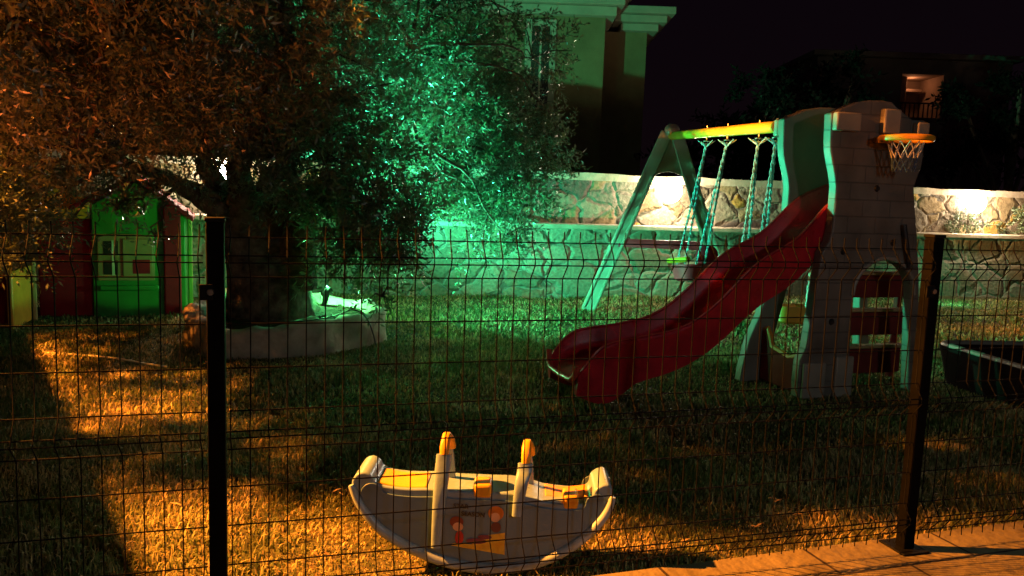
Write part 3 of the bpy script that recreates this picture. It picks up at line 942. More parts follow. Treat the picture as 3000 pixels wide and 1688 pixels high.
# dark tub to the right of the tower
tb0 = G(2735, 1005, .30); tb1 = G(3000, 1085, .30)
t = thing("sand_tub", "low dark plastic sand tub on the lawn at right of the castle tower", "sand tub", (tb0.x, tb0.y, 0), math.atan2((tb1 - tb0).y, (tb1 - tb0).x))
m = MB(); rings = []
def rrect(x0, x1, y0, y1, r, z):
    out_ = []
    for cx_, cy_, a0 in ((x1 - r, y0 + r, -90), (x1 - r, y1 - r, 0), (x0 + r, y1 - r, 90), (x0 + r, y0 + r, 180)):
        for k in range(6):
            a_ = R(a0 + k * 18); out_.append(Vector((cx_ + r * math.cos(a_), cy_ + r * math.sin(a_), z)))
    return out_
for e, z in ((.05, 0), (.0, .27), (-.005, .30), (.05, .30), (.06, .27), (.10, .08)):
    rings.append(rrect(e, 1.35 - e, e, 1.1 - e, .12, z))
m.loft(rings); m.build("basin", M_dark, t, smooth=True, angle=50)
m = MB(); m.tube(rrect(.022, 1.328, .022, 1.078, .11, .306) + rrect(.022, 1.328, .022, 1.078, .11, .306)[:1], .024, 8); m.build("rim", M_beige_plain, t, smooth=True)  # pale rim stands in for lamplight along the tub's edge

# ------------------------------------------------------------------ stone planter ring and olive tree
plt = thing("stone_planter", "rough pale stone ring planter around the foot of the olive tree", "planter", PL_C)
rr = random.Random(3)
NR = 72; rings = []
def ring_noise(a): return 1 + .05 * math.sin(3 * a + .6) + .03 * math.sin(7 * a + 1.9) + .015 * math.sin(13 * a)
def top_noise(a): return .275 + .025 * math.sin(2 * a + 2.6) + .02 * math.sin(5 * a + .3) + .012 * math.sin(11 * a)
prof = [(1.0, 0), (1.015, .3), (1.0, .62), (1.01, .86), (.985, .97), (.93, 1.03), (.86, 1.0), (.83, .9), (.82, .45)]
for pr_, pz in prof:
    rings.append([Vector((PL_R * pr_ * (1 + .018 * math.sin(9 * a + pz * 7) + .012 * math.sin(17 * a - pz * 11)) * ring_noise(a) * math.cos(a), PL_R * 1.14 * pr_ * (1 + .018 * math.sin(9 * a + pz * 7) + .012 * math.sin(17 * a - pz * 11)) * ring_noise(a) * math.sin(a), pz * (top_noise(a) + (.045 if .5 < a < 1.9 else 0) + (.07 if 2.6 < a < 3.6 else 0)) + rr.uniform(-.016, .016) - .02)) for a in (2 * math.pi * k / NR for k in range(NR))])
m = MB(); m.loft(rings, cap=False)
rng_o = m.build("ring", M_planter, plt, smooth=True, angle=80)
m = MB(); disc_r = [[Vector((PL_R * f * ring_noise(a) * math.cos(a), PL_R * 1.14 * f * ring_noise(a) * math.sin(a), z + rr.uniform(-.012, .012))) for a in (2 * math.pi * k / 40 for k in range(40))] for f, z in ((.88, .19), (.7, .22), (.45, .25), (.15, .27))]
m.loft(disc_r, cap=False); m.build("soil", M_mulch, plt, smooth=True, angle=80)
m = MB()
for k in range(260):
    a = rr.uniform(0, 6.28); f = math.sqrt(rr.random()) * .8
    c = Vector((PL_R * f * math.cos(a), PL_R * f * math.sin(a), .215 + .05 * (1 - f)))
    s_ = rr.uniform(.008, .025)
    m.ball(c, s_, 5, 4, (1, rr.uniform(.6, 1.2), .6))
o = m.build("mulch", M_mulch, plt); o['kind'] = 'stuff'

# black cable over the planter edge
cb = MB()
cp = [D(690, 938, 6.35), D(800, 944, 6.2), D(900, 940, 6.25), D(980, 925, 6.45), D(1035, 908, 6.6), D(1072, 930, 6.52), D(1092, 975, 6.45), G(1100, 1010)]
o = thing("power_cable", "thin black power cable drooping over the right rim of the stone planter", "cable", cp[-1])
cb.tube([p_ - cp[-1] for p_ in spline([tuple(q) for q in cp], 6)], .006, 6)
cb.build("cord", M_black, o, smooth=True)

# tree
TRB = Vector((-2.04, 6.95, 0))
tree = thing("olive_tree", "old olive tree with thick dark trunk and wide crown lit green at right", "tree", TRB)
TREE_O = TRB.copy()
rt = random.Random(21)
def trunk_ring(c, r, ph, n=22):
    return [Vector(c) - TREE_O + Vector((r * (1 + .12 * math.sin(3 * a + ph) + .06 * math.sin(7 * a + ph * 2)) * math.cos(a), r * (1 + .12 * math.sin(3 * a + ph) + .06 * math.sin(7 * a + ph * 2)) * math.sin(a), 0)) for a in (2 * math.pi * k / n for k in range(n))]
m = MB(); rings = []
for (px, py, r, Y) in ((805, 925, .42, 6.92), (807, 895, .37, 6.92), (802, 850, .345, 6.93), (790, 800, .315, 6.95), (772, 745, .30, 6.97), (752, 690, .295, 7.0), (735, 640, .30, 7.0), (722, 600, .27, 7.0), (712, 560, .17, 7.0)):
    rings.append(trunk_ring(D(px, py, Y), r, py * .012))
m.loft(rings)
trunk = m.build("trunk", M_bark, tree, smooth=True, angle=180)

LS = Vector((-4.6, 2.95, 3.9))              # street lamp, out of view on the left
SHADE_BOUGHS = []                                 # boughs added in the lamp's path to shade lawn, tower, crown and playhouse
for (tx, ty, tz, u_, r_, dn_) in ((-1.5, 4.1, 0, .36, .27, 2.6), (-.7, 4.0, 0, .36, .27, 2.6), (.2, 4.0, 0, .36, .28, 2.6), (1.1, 4.05, 0, .36, .28, 2.2), (2.1, 4.2, 0, .36, .28, 2.0), (3.1, 4.4, 0, .36, .28, 2.2),
        (-1.2, 4.9, 0, .36, .28, 2.2), (-.3, 4.9, 0, .36, .28, 2.4), (.7, 5.0, 0, .36, .3, 2.4), (1.7, 5.1, 0, .36, .3, 2.6), (2.6, 5.5, .3, .36, .3, 2.6), (3.6, 5.6, 0, .36, .3, 2.0),
        (2.2, 5.6, 1.1, .36, .27, 2.6), (2.2, 5.9, 1.5, .36, .20, 2.6), (.5, 5.6, .4, .38, .28, 2.2), (1.3, 5.7, .6, .38, .28, 2.4), (.1, 6.3, 0, .4, .3, 2.0), (1.2, 6.8, 0, .4, .3, 2.0), (-1.0, 6.2, .2, .42, .3, 2.0), (-2.0, 6.9, 1.0, .45, .3, 2.4), (-2.3, 6.1, .1, .42, .2, 1.6),
        (-3.1, 6.0, 0, .40, .22, 1.2), (-2.6, 5.2, 0, .38, .2, 1.0), (-3.5, 7.1, 0, .42, .25, 1.3), (-2.5, 5.0, 2.6, .34, .22, 2.2), (-3.2, 4.6, 2.4, .34, .2, 2.0), (-2.0, 5.5, 2.5, .34, .2, 2.0), (-1.2, 5.9, 2.4, .34, .2, 2.0), (-3.0, 5.6, 2.0, .36, .22, 2.2), (-4.4, 7.9, .6, .48, .26, 1.2), (2.5, 5.55, 1.75, .36, .2, 1.6)):
    q_ = LS.lerp(Vector((tx, ty, tz)), u_); SHADE_BOUGHS.append((q_.x, q_.y, q_.z, r_, dn_))
CL = [  # px, py, depth, radius, density, hue
    (1350, 130, 7.6, .62, 1.0), (1230, 40, 7.4, .60, 1.0), (1450, 10, 7.6, .50, .7), (1120, 130, 6.9, .6, .9), (1250, 300, 7.0, .60, 1.0), (1400, 290, 7.8, .55, 1.0),
    (1420, 430, 7.6, .62, 1.1), (1520, 320, 8.0, .46, .6), (1640, 400, 8.0, .28, .2), (1560, 470, 7.8, .45, .8), (1530, 590, 7.6, .40, .9), (1440, 600, 7.4, .52, 1.2), (1480, 690, 7.4, .30, .9), (1560, 170, 7.9, .5, .6),
    (1330, 560, 7.4, .45, .8), (1290, 480, 7.6, .5, .8), (1130, 420, 6.5, .62, .9), (1010, 300, 6.3, .6, .9), (1010, 490, 6.2, .44, .9), (1090, 600, 6.1, .45, 1.1), (1190, 640, 6.2, .40, 1.0), (1060, 700, 6.0, .36, 1.1), (1110, 760, 5.95, .28, 1.0), (1230, 700, 6.4, .28, .9), (1010, 770, 6.0, .2, .8), (1120, 868, 5.95, .13, .8),
    (900, 400, 6.1, .6, .8), (900, 150, 5.9, .65, .9), (760, 300, 5.7, .65, .9), (820, 30, 5.7, .6, .8), (950, 20, 6.2, .6, .9), (700, 400, 6.0, .42, .8), (850, 380, 6.3, .38, .8), (620, 130, 5.3, .62, 1.0), (560, 300, 5.3, .60, 1.0), (450, 60, 5.0, .55, 1.0), (400, 220, 5.0, .58, 1.0), (300, 120, 4.7, .5, 1.0), (250, 300, 4.9, .55, 1.0), (430, 370, 5.6, .44, 1.0), (600, 400, 5.8, .36, .6), (960, 560, 6.3, .22, .8), (960, 640, 6.2, .26, .8), (790, 460, 6.2, .26, .7),
    (120, 60, 4.5, .5, 1.0), (60, 220, 4.4, .45, 1.0), (30, 60, 4.0, .36, .7), (110, 370, 4.9, .5, 1.1), (40, 480, 5.0, .45, 1.1), (190, 400, 5.4, .40, .9), (320, 440, 5.8, .30, .6), (70, 520, 5.5, .34, .9), (30, 640, 5.5, .36, 1.0), (140, 680, 5.8, .30, .9), (340, 615, 6.2, .12, .7), (440, 545, 6.3, .16, .4), (490, 500, 6.5, .2, .2), (650, 480, 6.45, .17, .7), (372, 600, 6.3, .15, .7), (60, 740, 5.9, .22, .7), (455, 690, 6.3, .10, .5),
    (300, -200, 5.0, .7, .8), (800, -200, 6.2, .8, .8), (1250, -220, 7.2, .8, .7), (600, -350, 6.2, .8, .6), (1050, -400, 6.8, .8, .6),
    (700, 200, 7.2, .8, .5), (1000, 100, 7.8, .8, .5), (500, 200, 7.2, .8, .5),
    (-60, 100, 4.3, .55, .9), (-150, 300, 4.8, .6, .9), (-100, 550, 5.3, .5, .8), (-250, 80, 4.6, .7, .8), (-60, -150, 4.4, .6, .8)]
fork = D(735, 620, 7.0)
mbb = MB()
limbs = [spline([fork - TREE_O + Vector((dx, dy, -.15)), D(px1, py1, Y1) - TREE_O, D(px2, py2, Y2) - TREE_O, D(px3, py3, Y3) - TREE_O], 6) for dx, dy, px1, py1, Y1, px2, py2, Y2, px3, py3, Y3 in (
    (-.13, 0, 640, 560, 6.8, 590, 450, 6.4, 480, 250, 5.6), (.05, .05, 800, 520, 7.1, 960, 380, 7.1, 1200, 150, 7.3), (.12, -.05, 850, 590, 6.8, 1000, 520, 6.6, 1250, 430, 7.0), (-.05, -.1, 700, 520, 6.5, 740, 350, 6.1, 820, 100, 5.9), (-.15, -.05, 620, 590, 6.6, 480, 520, 6.2, 250, 420, 5.3))]
mbb.tube(spline([D(865, 840, 6.9) - TREE_O, D(872, 740, 6.88) - TREE_O, D(890, 640, 6.85) - TREE_O, D(930, 540, 6.8) - TREE_O], 5), [.20 - .007 * i for i in range(16)], 12, jitter=.06, rnd=rt)
for lp in limbs:
    mbb.tube([p_ + Vector((rt.uniform(-.03, .03), rt.uniform(-.03, .03), 0)) for p_ in lp], [.15 * (1 - i / (len(lp) - 1)) ** 1.3 + .016 for i in range(len(lp))], 10, jitter=.08, rnd=rt)
CW = [(tuple(Vector((x, y, z)) - TREE_O), r, dn) for x, y, z, r, dn in SHADE_BOUGHS]
allp = [p_ for lp in limbs for p_ in lp[4:]]
def clump_at(px, py, Y, r, den):
    if px >= 1150 and Y >= 6.95 and py < 720:
        k_ = (Y + .75) / Y; return (tuple(D(px, py, Y + .75) - TREE_O), r * k_, den)
    return (tuple(D(px, py, Y) - TREE_O), r, den)
clumps = [clump_at(*q_) for q_ in CL] + CW
for (c, r, den) in clumps:
    c = Vector(c)
    q = min(allp, key=lambda p_: (p_ - c).length)
    ml_ = (q - c).length * .22
    midp = q.lerp(c, .5) + Vector((rt.uniform(-ml_, ml_), rt.uniform(-ml_, ml_), rt.uniform(-.3, 1.0) * ml_))
    pp = spline([tuple(q), tuple(midp), tuple(c)], 4)
    mbb.tube([p_ + Vector((rt.gauss(0, .025), rt.gauss(0, .025), rt.gauss(0, .02))) if 0 < i_ < len(pp) - 1 else p_ for i_, p_ in enumerate(pp)], [.022 - .017 * i / (len(pp) - 1) for i in range(len(pp))], 6)
    for k in range(int(7 * den)):
        e = c + Vector((rt.gauss(0, 1), rt.gauss(0, 1), rt.gauss(0, .8))).normalized() * r * .85
        mbb.tube([tuple(c), tuple(c.lerp(e, .5) + Vector((0, 0, .04))), tuple(e)], [.010, .007, .003], 4)
mbb.build("branches", M_bark, tree, smooth=True, angle=80)


def foliage(clumps, dens, leaf_l, leaf_w, twig_l, n_leaf, seed, droop=.35):
    """leafy twigs through the given spheres: narrow leaves set in pairs along each twig"""
    g = np.random.default_rng(seed)
    LV = []; rn = []
    for (c, r, den) in clumps:
        n = max(4, int(dens * den * r * r))
        d = g.normal(size=(n, 3)); d /= np.linalg.norm(d, axis=1)[:, None]
        rad = r * (.35 + .65 * g.random(n) ** .5)
        o = np.array(c) + d * rad[:, None] * np.array([1, 1, .9])
        if n > 24:      # gather the twigs into sprays along limbs, leaving gaps
            K = max(5, n // 9)
            pick = g.integers(0, K, n)
            o = o[pick] + g.normal(0, .16 * r, (n, 3)); d = d[pick] * .7 + g.normal(0, .35, (n, 3))
        t = d * .8 + g.normal(size=(n, 3)) * .55 + np.array([0, 0, .15])
        t /= np.linalg.norm(t, axis=1)[:, None]
        tl = twig_l * g.uniform(.6, 1.25, n)
        tone = np.clip(g.normal(.45, .2) + g.normal(0, .16, n), 0, 1)
        # side vector
        s = np.cross(t, g.normal(size=(n, 3))); s /= np.linalg.norm(s, axis=1)[:, None]
        u = np.cross(t, s)
        for k in range(n_leaf):
            f = (k + .6) / n_leaf
            p = o + t * (tl * (f - .3))[:, None]
            p[:, 2] -= droop * tl * (f ** 2) * .5
            ph = (k % 4) * np.pi / 2 + g.normal(0, .35, n)
            side = s * np.cos(ph)[:, None] + u * np.sin(ph)[:, None]
            ax = t * g.uniform(.35, 1.0, n)[:, None] + side * .85 + np.array([0, 0, -.12])
            ax /= np.linalg.norm(ax, axis=1)[:, None]
            bn = np.cross(ax, t + g.normal(0, .5, (n, 3))); bn /= np.linalg.norm(bn, axis=1)[:, None] + 1e-9
            ll = leaf_l * g.uniform(.6, 1.2, n); lw = leaf_w * g.uniform(.7, 1.2, n)
            cup = np.cross(ax, bn) * (ll * g.uniform(-.12, .12, n))[:, None]
            a = p; m1 = p + ax * (ll * .45)[:, None] + bn * lw[:, None] + cup; m2 = p + ax * (ll * .45)[:, None] - bn * lw[:, None] + cup; e = p + ax * ll[:, None]
            LV.append(np.stack([a, m1, e, m2], 1)); rn.append(np.clip(tone + g.normal(0, .12, n), 0, 1))
    V = np.concatenate(LV).reshape(-1, 3); n = len(V) // 4
    return V, np.arange(n * 4).reshape(n, 4), np.concatenate(rn)


near_c = [c_ for c_, q_ in zip(clumps, CL) if q_[2] < 5.75]
far_c = [c_ for c_, q_ in zip(clumps, CL) if q_[2] >= 5.75] + CW
V, Fc, rn = foliage(far_c, 640, .068, .0090, .30, 15, 5)
V2, F2, rn2 = foliage(near_c, 720, .052, .0066, .26, 15, 6)
np_mesh("crown", np.concatenate([V, V2]), np.concatenate([Fc, F2 + len(V)]), M_leaf, tree, np.concatenate([rn, rn2]))
# ------------------------------------------------------------------ playhouse
H0 = G(275, 930); H1 = G(518, 925)
ha = math.atan2((H1 - H0).y, (H1 - H0).x); HW = (G(546, 924) - H0).length
ph = thing("playhouse", "red and green plastic playhouse with gabled roof and tan shutters behind the olive tree", "playhouse", H0, ha)
Hm = (Matrix.Translation(H0) @ Matrix.Rotation(ha, 4, 'Z')).inverted()
def hl(px, py, off=0.0):
    """point on the front plane of the playhouse"""
    d = ray(px, py); n_ = Vector((-math.sin(ha), math.cos(ha), 0)); q = H0 - n_ * off
    t_ = (q - CAM).dot(n_) / d.dot(n_)
    return Hm @ (CAM + d * t_)
pk = hl(395, 512); el = hl(205, 603); er = hl(566, 636)
HD = .85
m = MB(); m.prism([(0, 0), (HW, 0), (HW, er.z + .05), (pk.x, pk.z - .07), (0, er.z + .10)], 0, HD)
m.build("wall", M_green, ph, bevel=.01)
m = MB(); th = .05
for a_, b_ in ((pk, el), (pk, er)):
    vs = []
    for yy in (-.08, HD + .08):
        vs += [(a_.x, yy, a_.z), (b_.x, yy, b_.z), (b_.x, yy, b_.z - th), (a_.x, yy, a_.z - th)]
    m.add(vs, [(0, 1, 2, 3), (7, 6, 5, 4), (0, 4, 5, 1), (1, 5, 6, 2), (2, 6, 7, 3), (3, 7, 4, 0)])
rf = m.build("roof", M_hred, ph, bevel=.012)
m = MB()
for a_, b_ in ((pk, el), (pk, er)):
    for k in range(1, 8):
        q = Vector(a_).lerp(Vector(b_), k / 8)
        m.tube([(q.x, -.085, q.z + .002), (q.x, HD + .085, q.z + .002)], .012, 6)
m.build("tile_ridges", M_hred, rf, smooth=True)
p0 = hl(483, 900); p1 = hl(533, 900)
m = MB(); m.box(p0.x, p1.x, -.05, .04, 0, er.z + .12); m.build("corner_post", M_hred, ph, bevel=.018, seg=3)
m = MB(); m.box(HW + .003, HW + .05, HD - .09, HD + .02, 0, er.z + .02); m.build("corner_post", M_lime, ph, bevel=.012)
# red wing at the left with a cap coloured orange as if lamplit
q0 = hl(112, 900)
m = MB(); m.box(q0.x, -.004, .05, HD - .1, 0, .98); m.build("wing_wall", M_hred, ph, bevel=.02)
m = MB(); m.prism([(q0.x - .04, .98), (-.01, .985), (-.01, 1.16), ((q0.x) / 2 - .06, 1.30), (q0.x - .04, 1.12)], .0, HD - .05); m.build("wing_roof", M_orange, ph, bevel=.02)
# window
w0 = hl(288, 822); w1 = hl(452, 692)
wz0, wz1 = w0.z, w1.z
win = MB(); wc = (w0.x + w1.x) / 2
win.prism([(w0.x, wz0), (w1.x, wz0), (w1.x, wz1 - .03)] + [(wc + (w1.x - wc) * math.cos(t), wz1 - .03 + .05 * math.sin(t)) for t in [math.pi * k / 8 for k in range(1, 8)]] + [(w0.x, wz1 - .03)], -.022, -.001)
wo = win.build("window", M_tan, ph, bevel=.006)
for (a_, b_) in (((304, 746), (330, 706)), ((334, 746), (346, 706)), ((304, 804), (330, 762)), ((334, 804), (346, 762))):
    A = hl(*a_); B = hl(*b_)
    m = MB(); m.box(A.x, B.x, -.0255, -.0235, A.z, B.z); m.build("pane", M_glass, wo)
A = hl(330, 806); B = hl(335, 704)
m = MB(); m.box(A.x, B.x, -.030, -.0235, A.z, B.z); m.build("mullion", M_cream, wo)
A = hl(362, 812); B = hl(448, 700)
m = MB(); m.box(A.x, B.x, -.040, -.0235, A.z, B.z); sh = m.build("shutter", M_tan, wo, bevel=.006)
A = hl(391, 801); B = hl(440, 760)
m = MB(); m.box(A.x, B.x, -.0435, -.0415, A.z, B.z); m.build("pane", M_hred, wo)
A = hl(296, 848); B = hl(466, 838)
m = MB(); m.box(A.x, B.x, -.07, -.001, A.z - .005, B.z + .012); m.build("window_ledge", M_green, ph, bevel=.008)
A = hl(398, 610)
m = MB(); m.torus((0, 0, 0), .10, .014, n=24, m=8); m.v = [(v[0] + A.x, v[2] - .008, v[1] + A.z + .02) for v in m.v]
m.build("gable_ring", M_tan, ph, smooth=True)
# yellow half door swung open
dh = G(92, 945); df = G(34, 980)
M_d = (Hm @ dh, Hm @ df)
dv = (M_d[1] - M_d[0]); dl = dv.length; dd = dv.normalized(); dn = Vector((-dd.y, dd.x, 0))
Mx = Matrix(((dd.x, dn.x, 0, M_d[0].x), (dd.y, dn.y, 0, M_d[0].y), (0, 0, 1, 0), (0, 0, 0, 1)))
m = MB(); m.box(0, dl, -.02, .02, .03, .55, Mx)
dr = m.build("door", M_door, ph, bevel=.015, seg=3)
m = MB()
for k in range(6):
    x = dl * (k + .5) / 6; m.box(x - dl / 15, x + dl / 15, -.027, -.0195, .08, .50, Mx)
m.build("slat", M_door, dr, bevel=.006)
m = MB(); m.tube([M_d[0] + Vector((0.03, 0, 0)), M_d[0] + Vector((.03, 0, .60))], .025, 8); m.build("door_post", M_tan, ph, smooth=True)
lw = Hm @ G(0, 965)
m = MB(); m.box(lw.x - .5, lw.x + .055, lw.y, lw.y + .06, 0, .50); m.build("porch_wall", M_hred, ph, bevel=.015)

# ------------------------------------------------------------------ garden hose on the lawn
hp_ = [G(130, 1046), G(220, 1052), G(330, 1062), G(420, 1078), G(490, 1088)]
o = thing("garden_hose", "thin pale hose lying across the lawn in front of the playhouse", "hose", hp_[0])
m = MB(); m.tube([p_ - hp_[0] + Vector((0, 0, .035)) for p_ in spline([tuple(q) for q in hp_], 5)], .008, 6)
m.build("tube", M_hose, o, smooth=True)

# ------------------------------------------------------------------ stone boundary wall
WA = Vector((-.9, 10.26, 0)); WD = Vector((.966, .26, 0)).normalized(); WN = Vector((WD.y, -WD.x, 0))
wa = math.atan2(WD.y, WD.x)
wall = thing("stone_wall", "stepped rubble stone boundary wall with a ledge behind the whole play garden", "wall", WA, wa)
m = MB(); m.box(-12, 16, 0, .5, -.1, .93); m.build("lower_wall", M_low_stone, wall)
m = MB(); m.box(-12, 16, -.07, .30, .93, 1.0); m.build("ledge", M_cap, wall, bevel=.015)
m = MB(); m.box(-12, 16, .30, .62, .93, 1.60); m.build("upper_wall", M_wall_stone, wall)
m = MB()
xs = np.linspace(-12, 16, 113)
rw = random.Random(5); rings = []
for x in xs:
    a_ = rw.uniform(-.012, .012); b_ = rw.uniform(-.01, .01)
    rings.append([Vector((x, .285 + b_, 1.60)), Vector((x, .66, 1.60)), Vector((x, .66, 1.70 + a_)), Vector((x, .285 + b_, 1.70 + a_))])
m.loft(rings); m.build("coping", M_cap, wall, smooth=True, angle=30)

# wall lamps
def wall_point(px, off):
    d = ray(px, 540); q = WA - WN * .30 + WN * off
    t_ = (q - CAM).dot(WN) / d.dot(WN)
    return CAM + d * t_
def wall_lamp(px, label, power):
    q = wall_point(px, .0)
    t = thing("wall_lamp", label, "wall lamp", (q.x, q.y, 1.50), wa, "round lamps along the top of the stone wall")
    m = MB(); m.tube([(0, .0, 0), (0, -.03, 0)], [.075, .07], 20); m.build("back_plate", M_cap, t, smooth=True)
    m = MB(); m.ball((0, -.10, 0), .185, 20, 14, (1, .52, .95)); m.build("globe", M_bulb, t, smooth=True)
    ld = bpy.data.lights.new("wall_lamp_light", 'POINT'); ld.energy = power; ld.color = (1, .80, .56); ld.shadow_soft_size = .05
    lo = bpy.data.objects.new("wall_lamp_light", ld); COL.objects.link(lo); lo.location = q + WN * .50 + Vector((0, 0, 1.50 - q.z))
    ld2 = bpy.data.lights.new("wall_lamp_glow", 'POINT'); ld2.energy = power * .75; ld2.color = (1, .84, .62); ld2.shadow_soft_size = .04
    lo2 = bpy.data.objects.new("wall_lamp_glow", ld2); COL.objects.link(lo2); lo2.location = q + WN * .235 + Vector((0, 0, 1.50 - q.z))
wall_lamp(1955, "glowing round lamp on the stone wall behind the swing frame", 88)
wall_lamp(2850, "glowing round lamp on the stone wall right of the castle tower", 88)
wall_lamp(652, "glowing round lamp on the stone wall half hidden behind the olive branches", 34)

# ------------------------------------------------------------------ shrubs and dark trees beyond
def shrub(name, label, cat, loc, cl, dens, ll, lw, tw, nl, seed, mat, trunk_h, trunk_r, group=None):
    t = thing(name, label, cat, loc, 0, group)
    V, Fc, rn = foliage(cl, dens, ll, lw, tw, nl, seed)
    np_mesh("crown", V, Fc, mat, t, rn)
    m = MB()
    m.tube([(0, 0, 0), (.03, .02, trunk_h * .5), (0, 0, trunk_h)], [trunk_r, trunk_r * .8, trunk_r * .5], 8)
    for (c, r, d_) in cl: m.tube([(0, 0, trunk_h * .7), (c[0] * .6, c[1] * .6, (c[2] + trunk_h) / 2), c], [trunk_r * .5, trunk_r * .35, trunk_r * .15], 5)
    m.build("trunk", M_bark, t, smooth=True)
    return t
q = wall_point(2845, .18)
shrub("shrub", "small cone shaped shrub on the wall ledge below the right hand lamp", "shrub", (q.x, q.y, 1.0), [((0, 0, .16), .20, 1.5), ((-.16, 0, .10), .16, 1.3), ((.14, 0, .12), .15, 1.3), ((.02, 0, .32), .13, 1.4), ((.03, 0, .44), .08, 1.4)], 1500, .04, .008, .08, 7, 31, M_leaf, .3, .015)
q = wall_point(3010, .18)
shrub("shrub", "leafy shrub on the wall ledge at the right edge of the photo", "shrub", (q.x, q.y, 1.0), [((0, 0, .18), .22, 1.3), ((-.2, 0, .10), .16, 1.2), ((.2, 0, .2), .2, 1.3), ((.0, 0, .36), .14, 1.2)], 1400, .045, .009, .09, 7, 32, M_leaf, .3, .015)
q = G(2870, 872, 0)
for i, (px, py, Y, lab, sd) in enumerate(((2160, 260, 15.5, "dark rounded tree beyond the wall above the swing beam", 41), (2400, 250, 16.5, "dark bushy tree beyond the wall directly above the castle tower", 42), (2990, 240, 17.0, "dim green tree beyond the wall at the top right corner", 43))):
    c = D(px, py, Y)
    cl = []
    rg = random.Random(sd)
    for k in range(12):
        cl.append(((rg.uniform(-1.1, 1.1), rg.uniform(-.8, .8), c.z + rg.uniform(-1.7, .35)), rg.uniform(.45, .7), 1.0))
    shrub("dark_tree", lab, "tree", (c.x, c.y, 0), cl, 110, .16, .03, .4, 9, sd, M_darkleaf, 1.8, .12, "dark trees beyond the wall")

# ------------------------------------------------------------------ neighbouring house with stepped cornice
HY = 15.0
hb = thing("neighbour_house", "cream two storey house with stepped cornice rising behind the olive tree, lit green", "house", D(1770, 500, HY) * 1.0)
hb.location = (D(1770, 150, HY).x, HY, 0)
hx = hb.location.x
def hp2(px, py, Y): 
    q_ = D(px, py, Y); return q_.x - hx, q_.z
hz = D(1600, 95, HY).z
def skew_cornice(mb_, x0, x1, y0, y1, z0, steps, rise, out_):
    for k in range(steps):
        e = .05 + out_ * (k + 1)
        mb_.box(x0 - e, x1 + e, y0 - e, y1 + e, z0 + k * rise, z0 + (k + 1) * rise - .004)
main_top = D(1770, 52, HY).z
m = MB(); m.box(-9, 0, 0, 8, 0, main_top); m.build("wall", M_plaster, hb)
side_y = 1.2
sx1 = D(1893, 150, HY + side_y).x - hx
side_top = D(1850, 95, HY + side_y).z
m = MB(); m.box(.002, sx1, side_y, 7, 0, side_top); m.build("side_wall", M_plaster, hb)
m = MB(); skew_cornice(m, -9, 0, 0, 8, main_top, 4, .17, .13); m.build("cornice", M_cornice, hb, bevel=.01)
m = MB(); skew_cornice(m, .60, sx1, side_y, 7, side_top, 3, .14, .14); m.build("cornice", M_cornice, hb, bevel=.01)
a_ = hp2(1556, 175, HY); b_ = hp2(1612, 78, HY)
m = MB(); m.box(a_[0], b_[0], -.02, .01, a_[1] - .9, b_[1]); wn_ = m.build("window", M_glass, hb)
m = MB(); fw = .12
m.box(a_[0] - fw, a_[0], -.06, .0, a_[1] - .9, b_[1] + fw); m.box(b_[0], b_[0] + fw, -.06, .0, a_[1] - .9, b_[1] + fw); m.box(a_[0], b_[0], -.06, .0, b_[1], b_[1] + fw)
m.build("frame", M_cornice, wn_, bevel=.01)
m = MB(); m.box((a_[0] + b_[0]) / 2 - .02, (a_[0] + b_[0]) / 2 + .02, -.035, -.021, a_[1] - .9, b_[1]); m.build("mullion", M_cornice, wn_)

# dim far house on the right with a lit balcony niche
FY = 24.0
fo = D(2700, 300, FY)
fh = thing("far_house", "dim distant house with an orange lit balcony niche above the castle tower", "house", (fo.x, FY, 0))
zt = D(2600, 172, FY).z; nz0 = D(2700, 345, FY).z; nz1 = D(2700, 218, FY).z
nx0 = D(2640, 260, FY).x - fo.x; nx1 = D(2762, 260, FY).x - fo.x
m = MB()
m.box(-3.2, nx0, 0, 5, 0, zt); m.box(nx1, 2.6, 0, 5, 0, zt); m.box(nx0, nx1, 0, 5, 0, nz0); m.box(nx0, nx1, 0, 5, nz1, zt); m.box(nx0, nx1, 1.4, 5, nz0, nz1)
m.build("wall", M_farwall, fh)
m = MB(); m.box(-3.4, 2.8, -.25, 5.2, zt, zt + .16); m.build("roof_slab", M_farwall, fh, bevel=.02)
m = MB(); m.box(nx0 + .1, nx1 - .15, .9, 1.39, nz1 - .40, nz1 - .30); m.tube([(nx0 + .35, .6, nz0), (nx0 + .35, .6, nz1)], .09, 10); m.build("shelf", M_farwall, fh, bevel=.02)
m = MB()
for k in range(9): 
    x = nx0 + (nx1 - nx0) * (k + .5) / 9; m.tube([(x, .08, nz0), (x, .08, nz0 + .42)], .02, 6)
m.tube([(nx0, .08, nz0 + .43), (nx1, .08, nz0 + .43)], .025, 6); m.build("balcony_rail", M_black, fh, smooth=True)

# unseen wall placed on the left to throw the long shadow over the lawn
P1 = G(470, 1688); P2 = G(90, 960)
A_ = LS + (P1 - LS) * .45; B_ = LS + (P2 - LS) * .45
dirw = (A_ - B_); dirw.z = 0; dirw.normalize()
A2 = A_ + dirw * 2.2
t = thing("side_wall", "plain unseen wall beyond the left edge, placed to throw a shadow on the lawn", "wall", (B_.x, B_.y, 0), math.atan2(dirw.y, dirw.x))
m = MB(); m.box(0, (A2 - B_).to_2d().length, -.2, 0.0, 0, A_.z); m.build("wall", M_cap, t, bevel=.01)

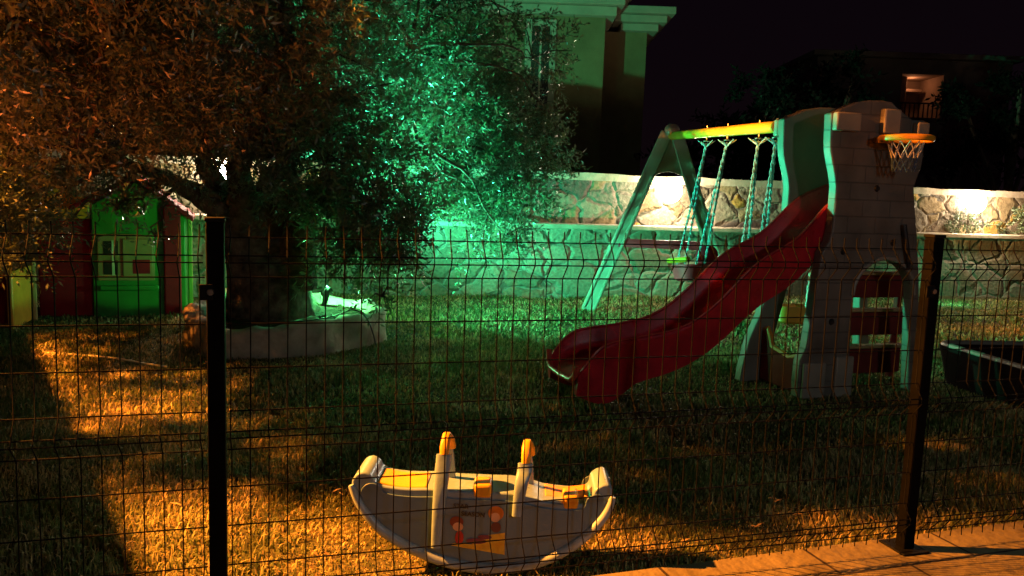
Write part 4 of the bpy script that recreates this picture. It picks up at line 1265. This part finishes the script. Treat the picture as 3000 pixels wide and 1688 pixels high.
# ------------------------------------------------------------------ lights
def point(name, loc, power, color, r=.05, kind='POINT'):
    ld = bpy.data.lights.new(name, kind); ld.energy = power; ld.color = color; ld.shadow_soft_size = r
    o = bpy.data.objects.new(name, ld); COL.objects.link(o); o.location = loc
    return o
sl_ = point("street_light", LS, 18500, (1.0, .275, .03), .04, 'SPOT')
sl_.data.spot_size = R(92); sl_.data.spot_blend = .35
sl_.rotation_euler = (Vector((-.9, 4.0, .2)) - LS).to_track_quat('-Z', 'Y').to_euler()
GL = Vector((-1.80, 7.50, .44))
gs_ = point("green_garden_light", GL, 2350, (.06, 1.0, .52), .035, 'SPOT')
gs_.data.spot_size = R(136); gs_.data.spot_blend = .45
gs_.rotation_euler = Vector((1.5, .7, 1.7)).to_track_quat('-Z', 'Y').to_euler()
point("green_spill_light", GL + Vector((.03, 0, .04)), 85, (.12, 1.0, .26), .04)
ul_ = point("amber_crown_fill", Vector((-2.5, 2.75, .25)), 330, (1.0, .17, .03), .05, 'SPOT')  # added fill without a visible source, warms the left crown from below
ul_.data.spot_size = R(66); ul_.data.spot_blend = .6
ul_.rotation_euler = (Vector((-2.45, 4.9, 3.3)) - Vector((-2.5, 2.75, .25))).to_track_quat('-Z', 'Y').to_euler()
point("green_ledge_light", Vector((-.46, 9.05, 1.12)), 55, (.06, 1.0, .58), .04)
point("green_corner_light", D(2790, 860, 11.4) * 1.0, 8, (.10, 1.0, .45), .05)
point("porch_light", Vector((2.9, -1.0, 2.5)), 105, (.90, .97, 1.0), .10)
point("balcony_light", Vector((fo.x + (nx0 + nx1) / 2, FY + .7, nz1 - .15)), 8, (1.0, .38, .16), .05)
# the green spotlight itself, on the planter soil behind the trunk
t = thing("garden_spotlight", "small black garden spotlight on the planter soil shining green up into the crown", "spotlight", (GL.x, GL.y, .2))
m = MB(); m.tube([(0, -.035, .03), (.02, -.02, .17), (.04, .01, .20)], [.02, .035, .045], 12); m.build("housing", M_black, t, smooth=True)
m = MB(); m.tube([(0, -.03, -.05), (0, -.035, .04)], .008, 6); m.build("spike", M_black, t, smooth=True)

# ------------------------------------------------------------------ night sky
w = bpy.data.worlds.new("World"); SC.world = w; w.use_nodes = True
N = w.node_tree.nodes; L = w.node_tree.links
bg = N["Background"]
tcw = N.new("ShaderNodeTexCoord"); sx = N.new("ShaderNodeSeparateXYZ"); L.new(tcw.outputs["Generated"], sx.inputs[0])
rp = N.new("ShaderNodeValToRGB")
rp.color_ramp.elements[0].position = .0; rp.color_ramp.elements[0].color = (.0036, .0017, .0024, 1)
rp.color_ramp.elements[1].position = .55; rp.color_ramp.elements[1].color = (.0022, .0011, .0032, 1)
L.new(sx.outputs["Z"], rp.inputs["Fac"]); L.new(rp.outputs["Color"], bg.inputs["Color"])
bg.inputs["Strength"].default_value = 1.0

SC.view_settings.view_transform = 'Standard'
SC.view_settings.look = 'None'
SC.view_settings.exposure = 0
SC.render.engine = 'CYCLES'
SC.cycles.use_denoising = True
SC.cycles.max_bounces = 6
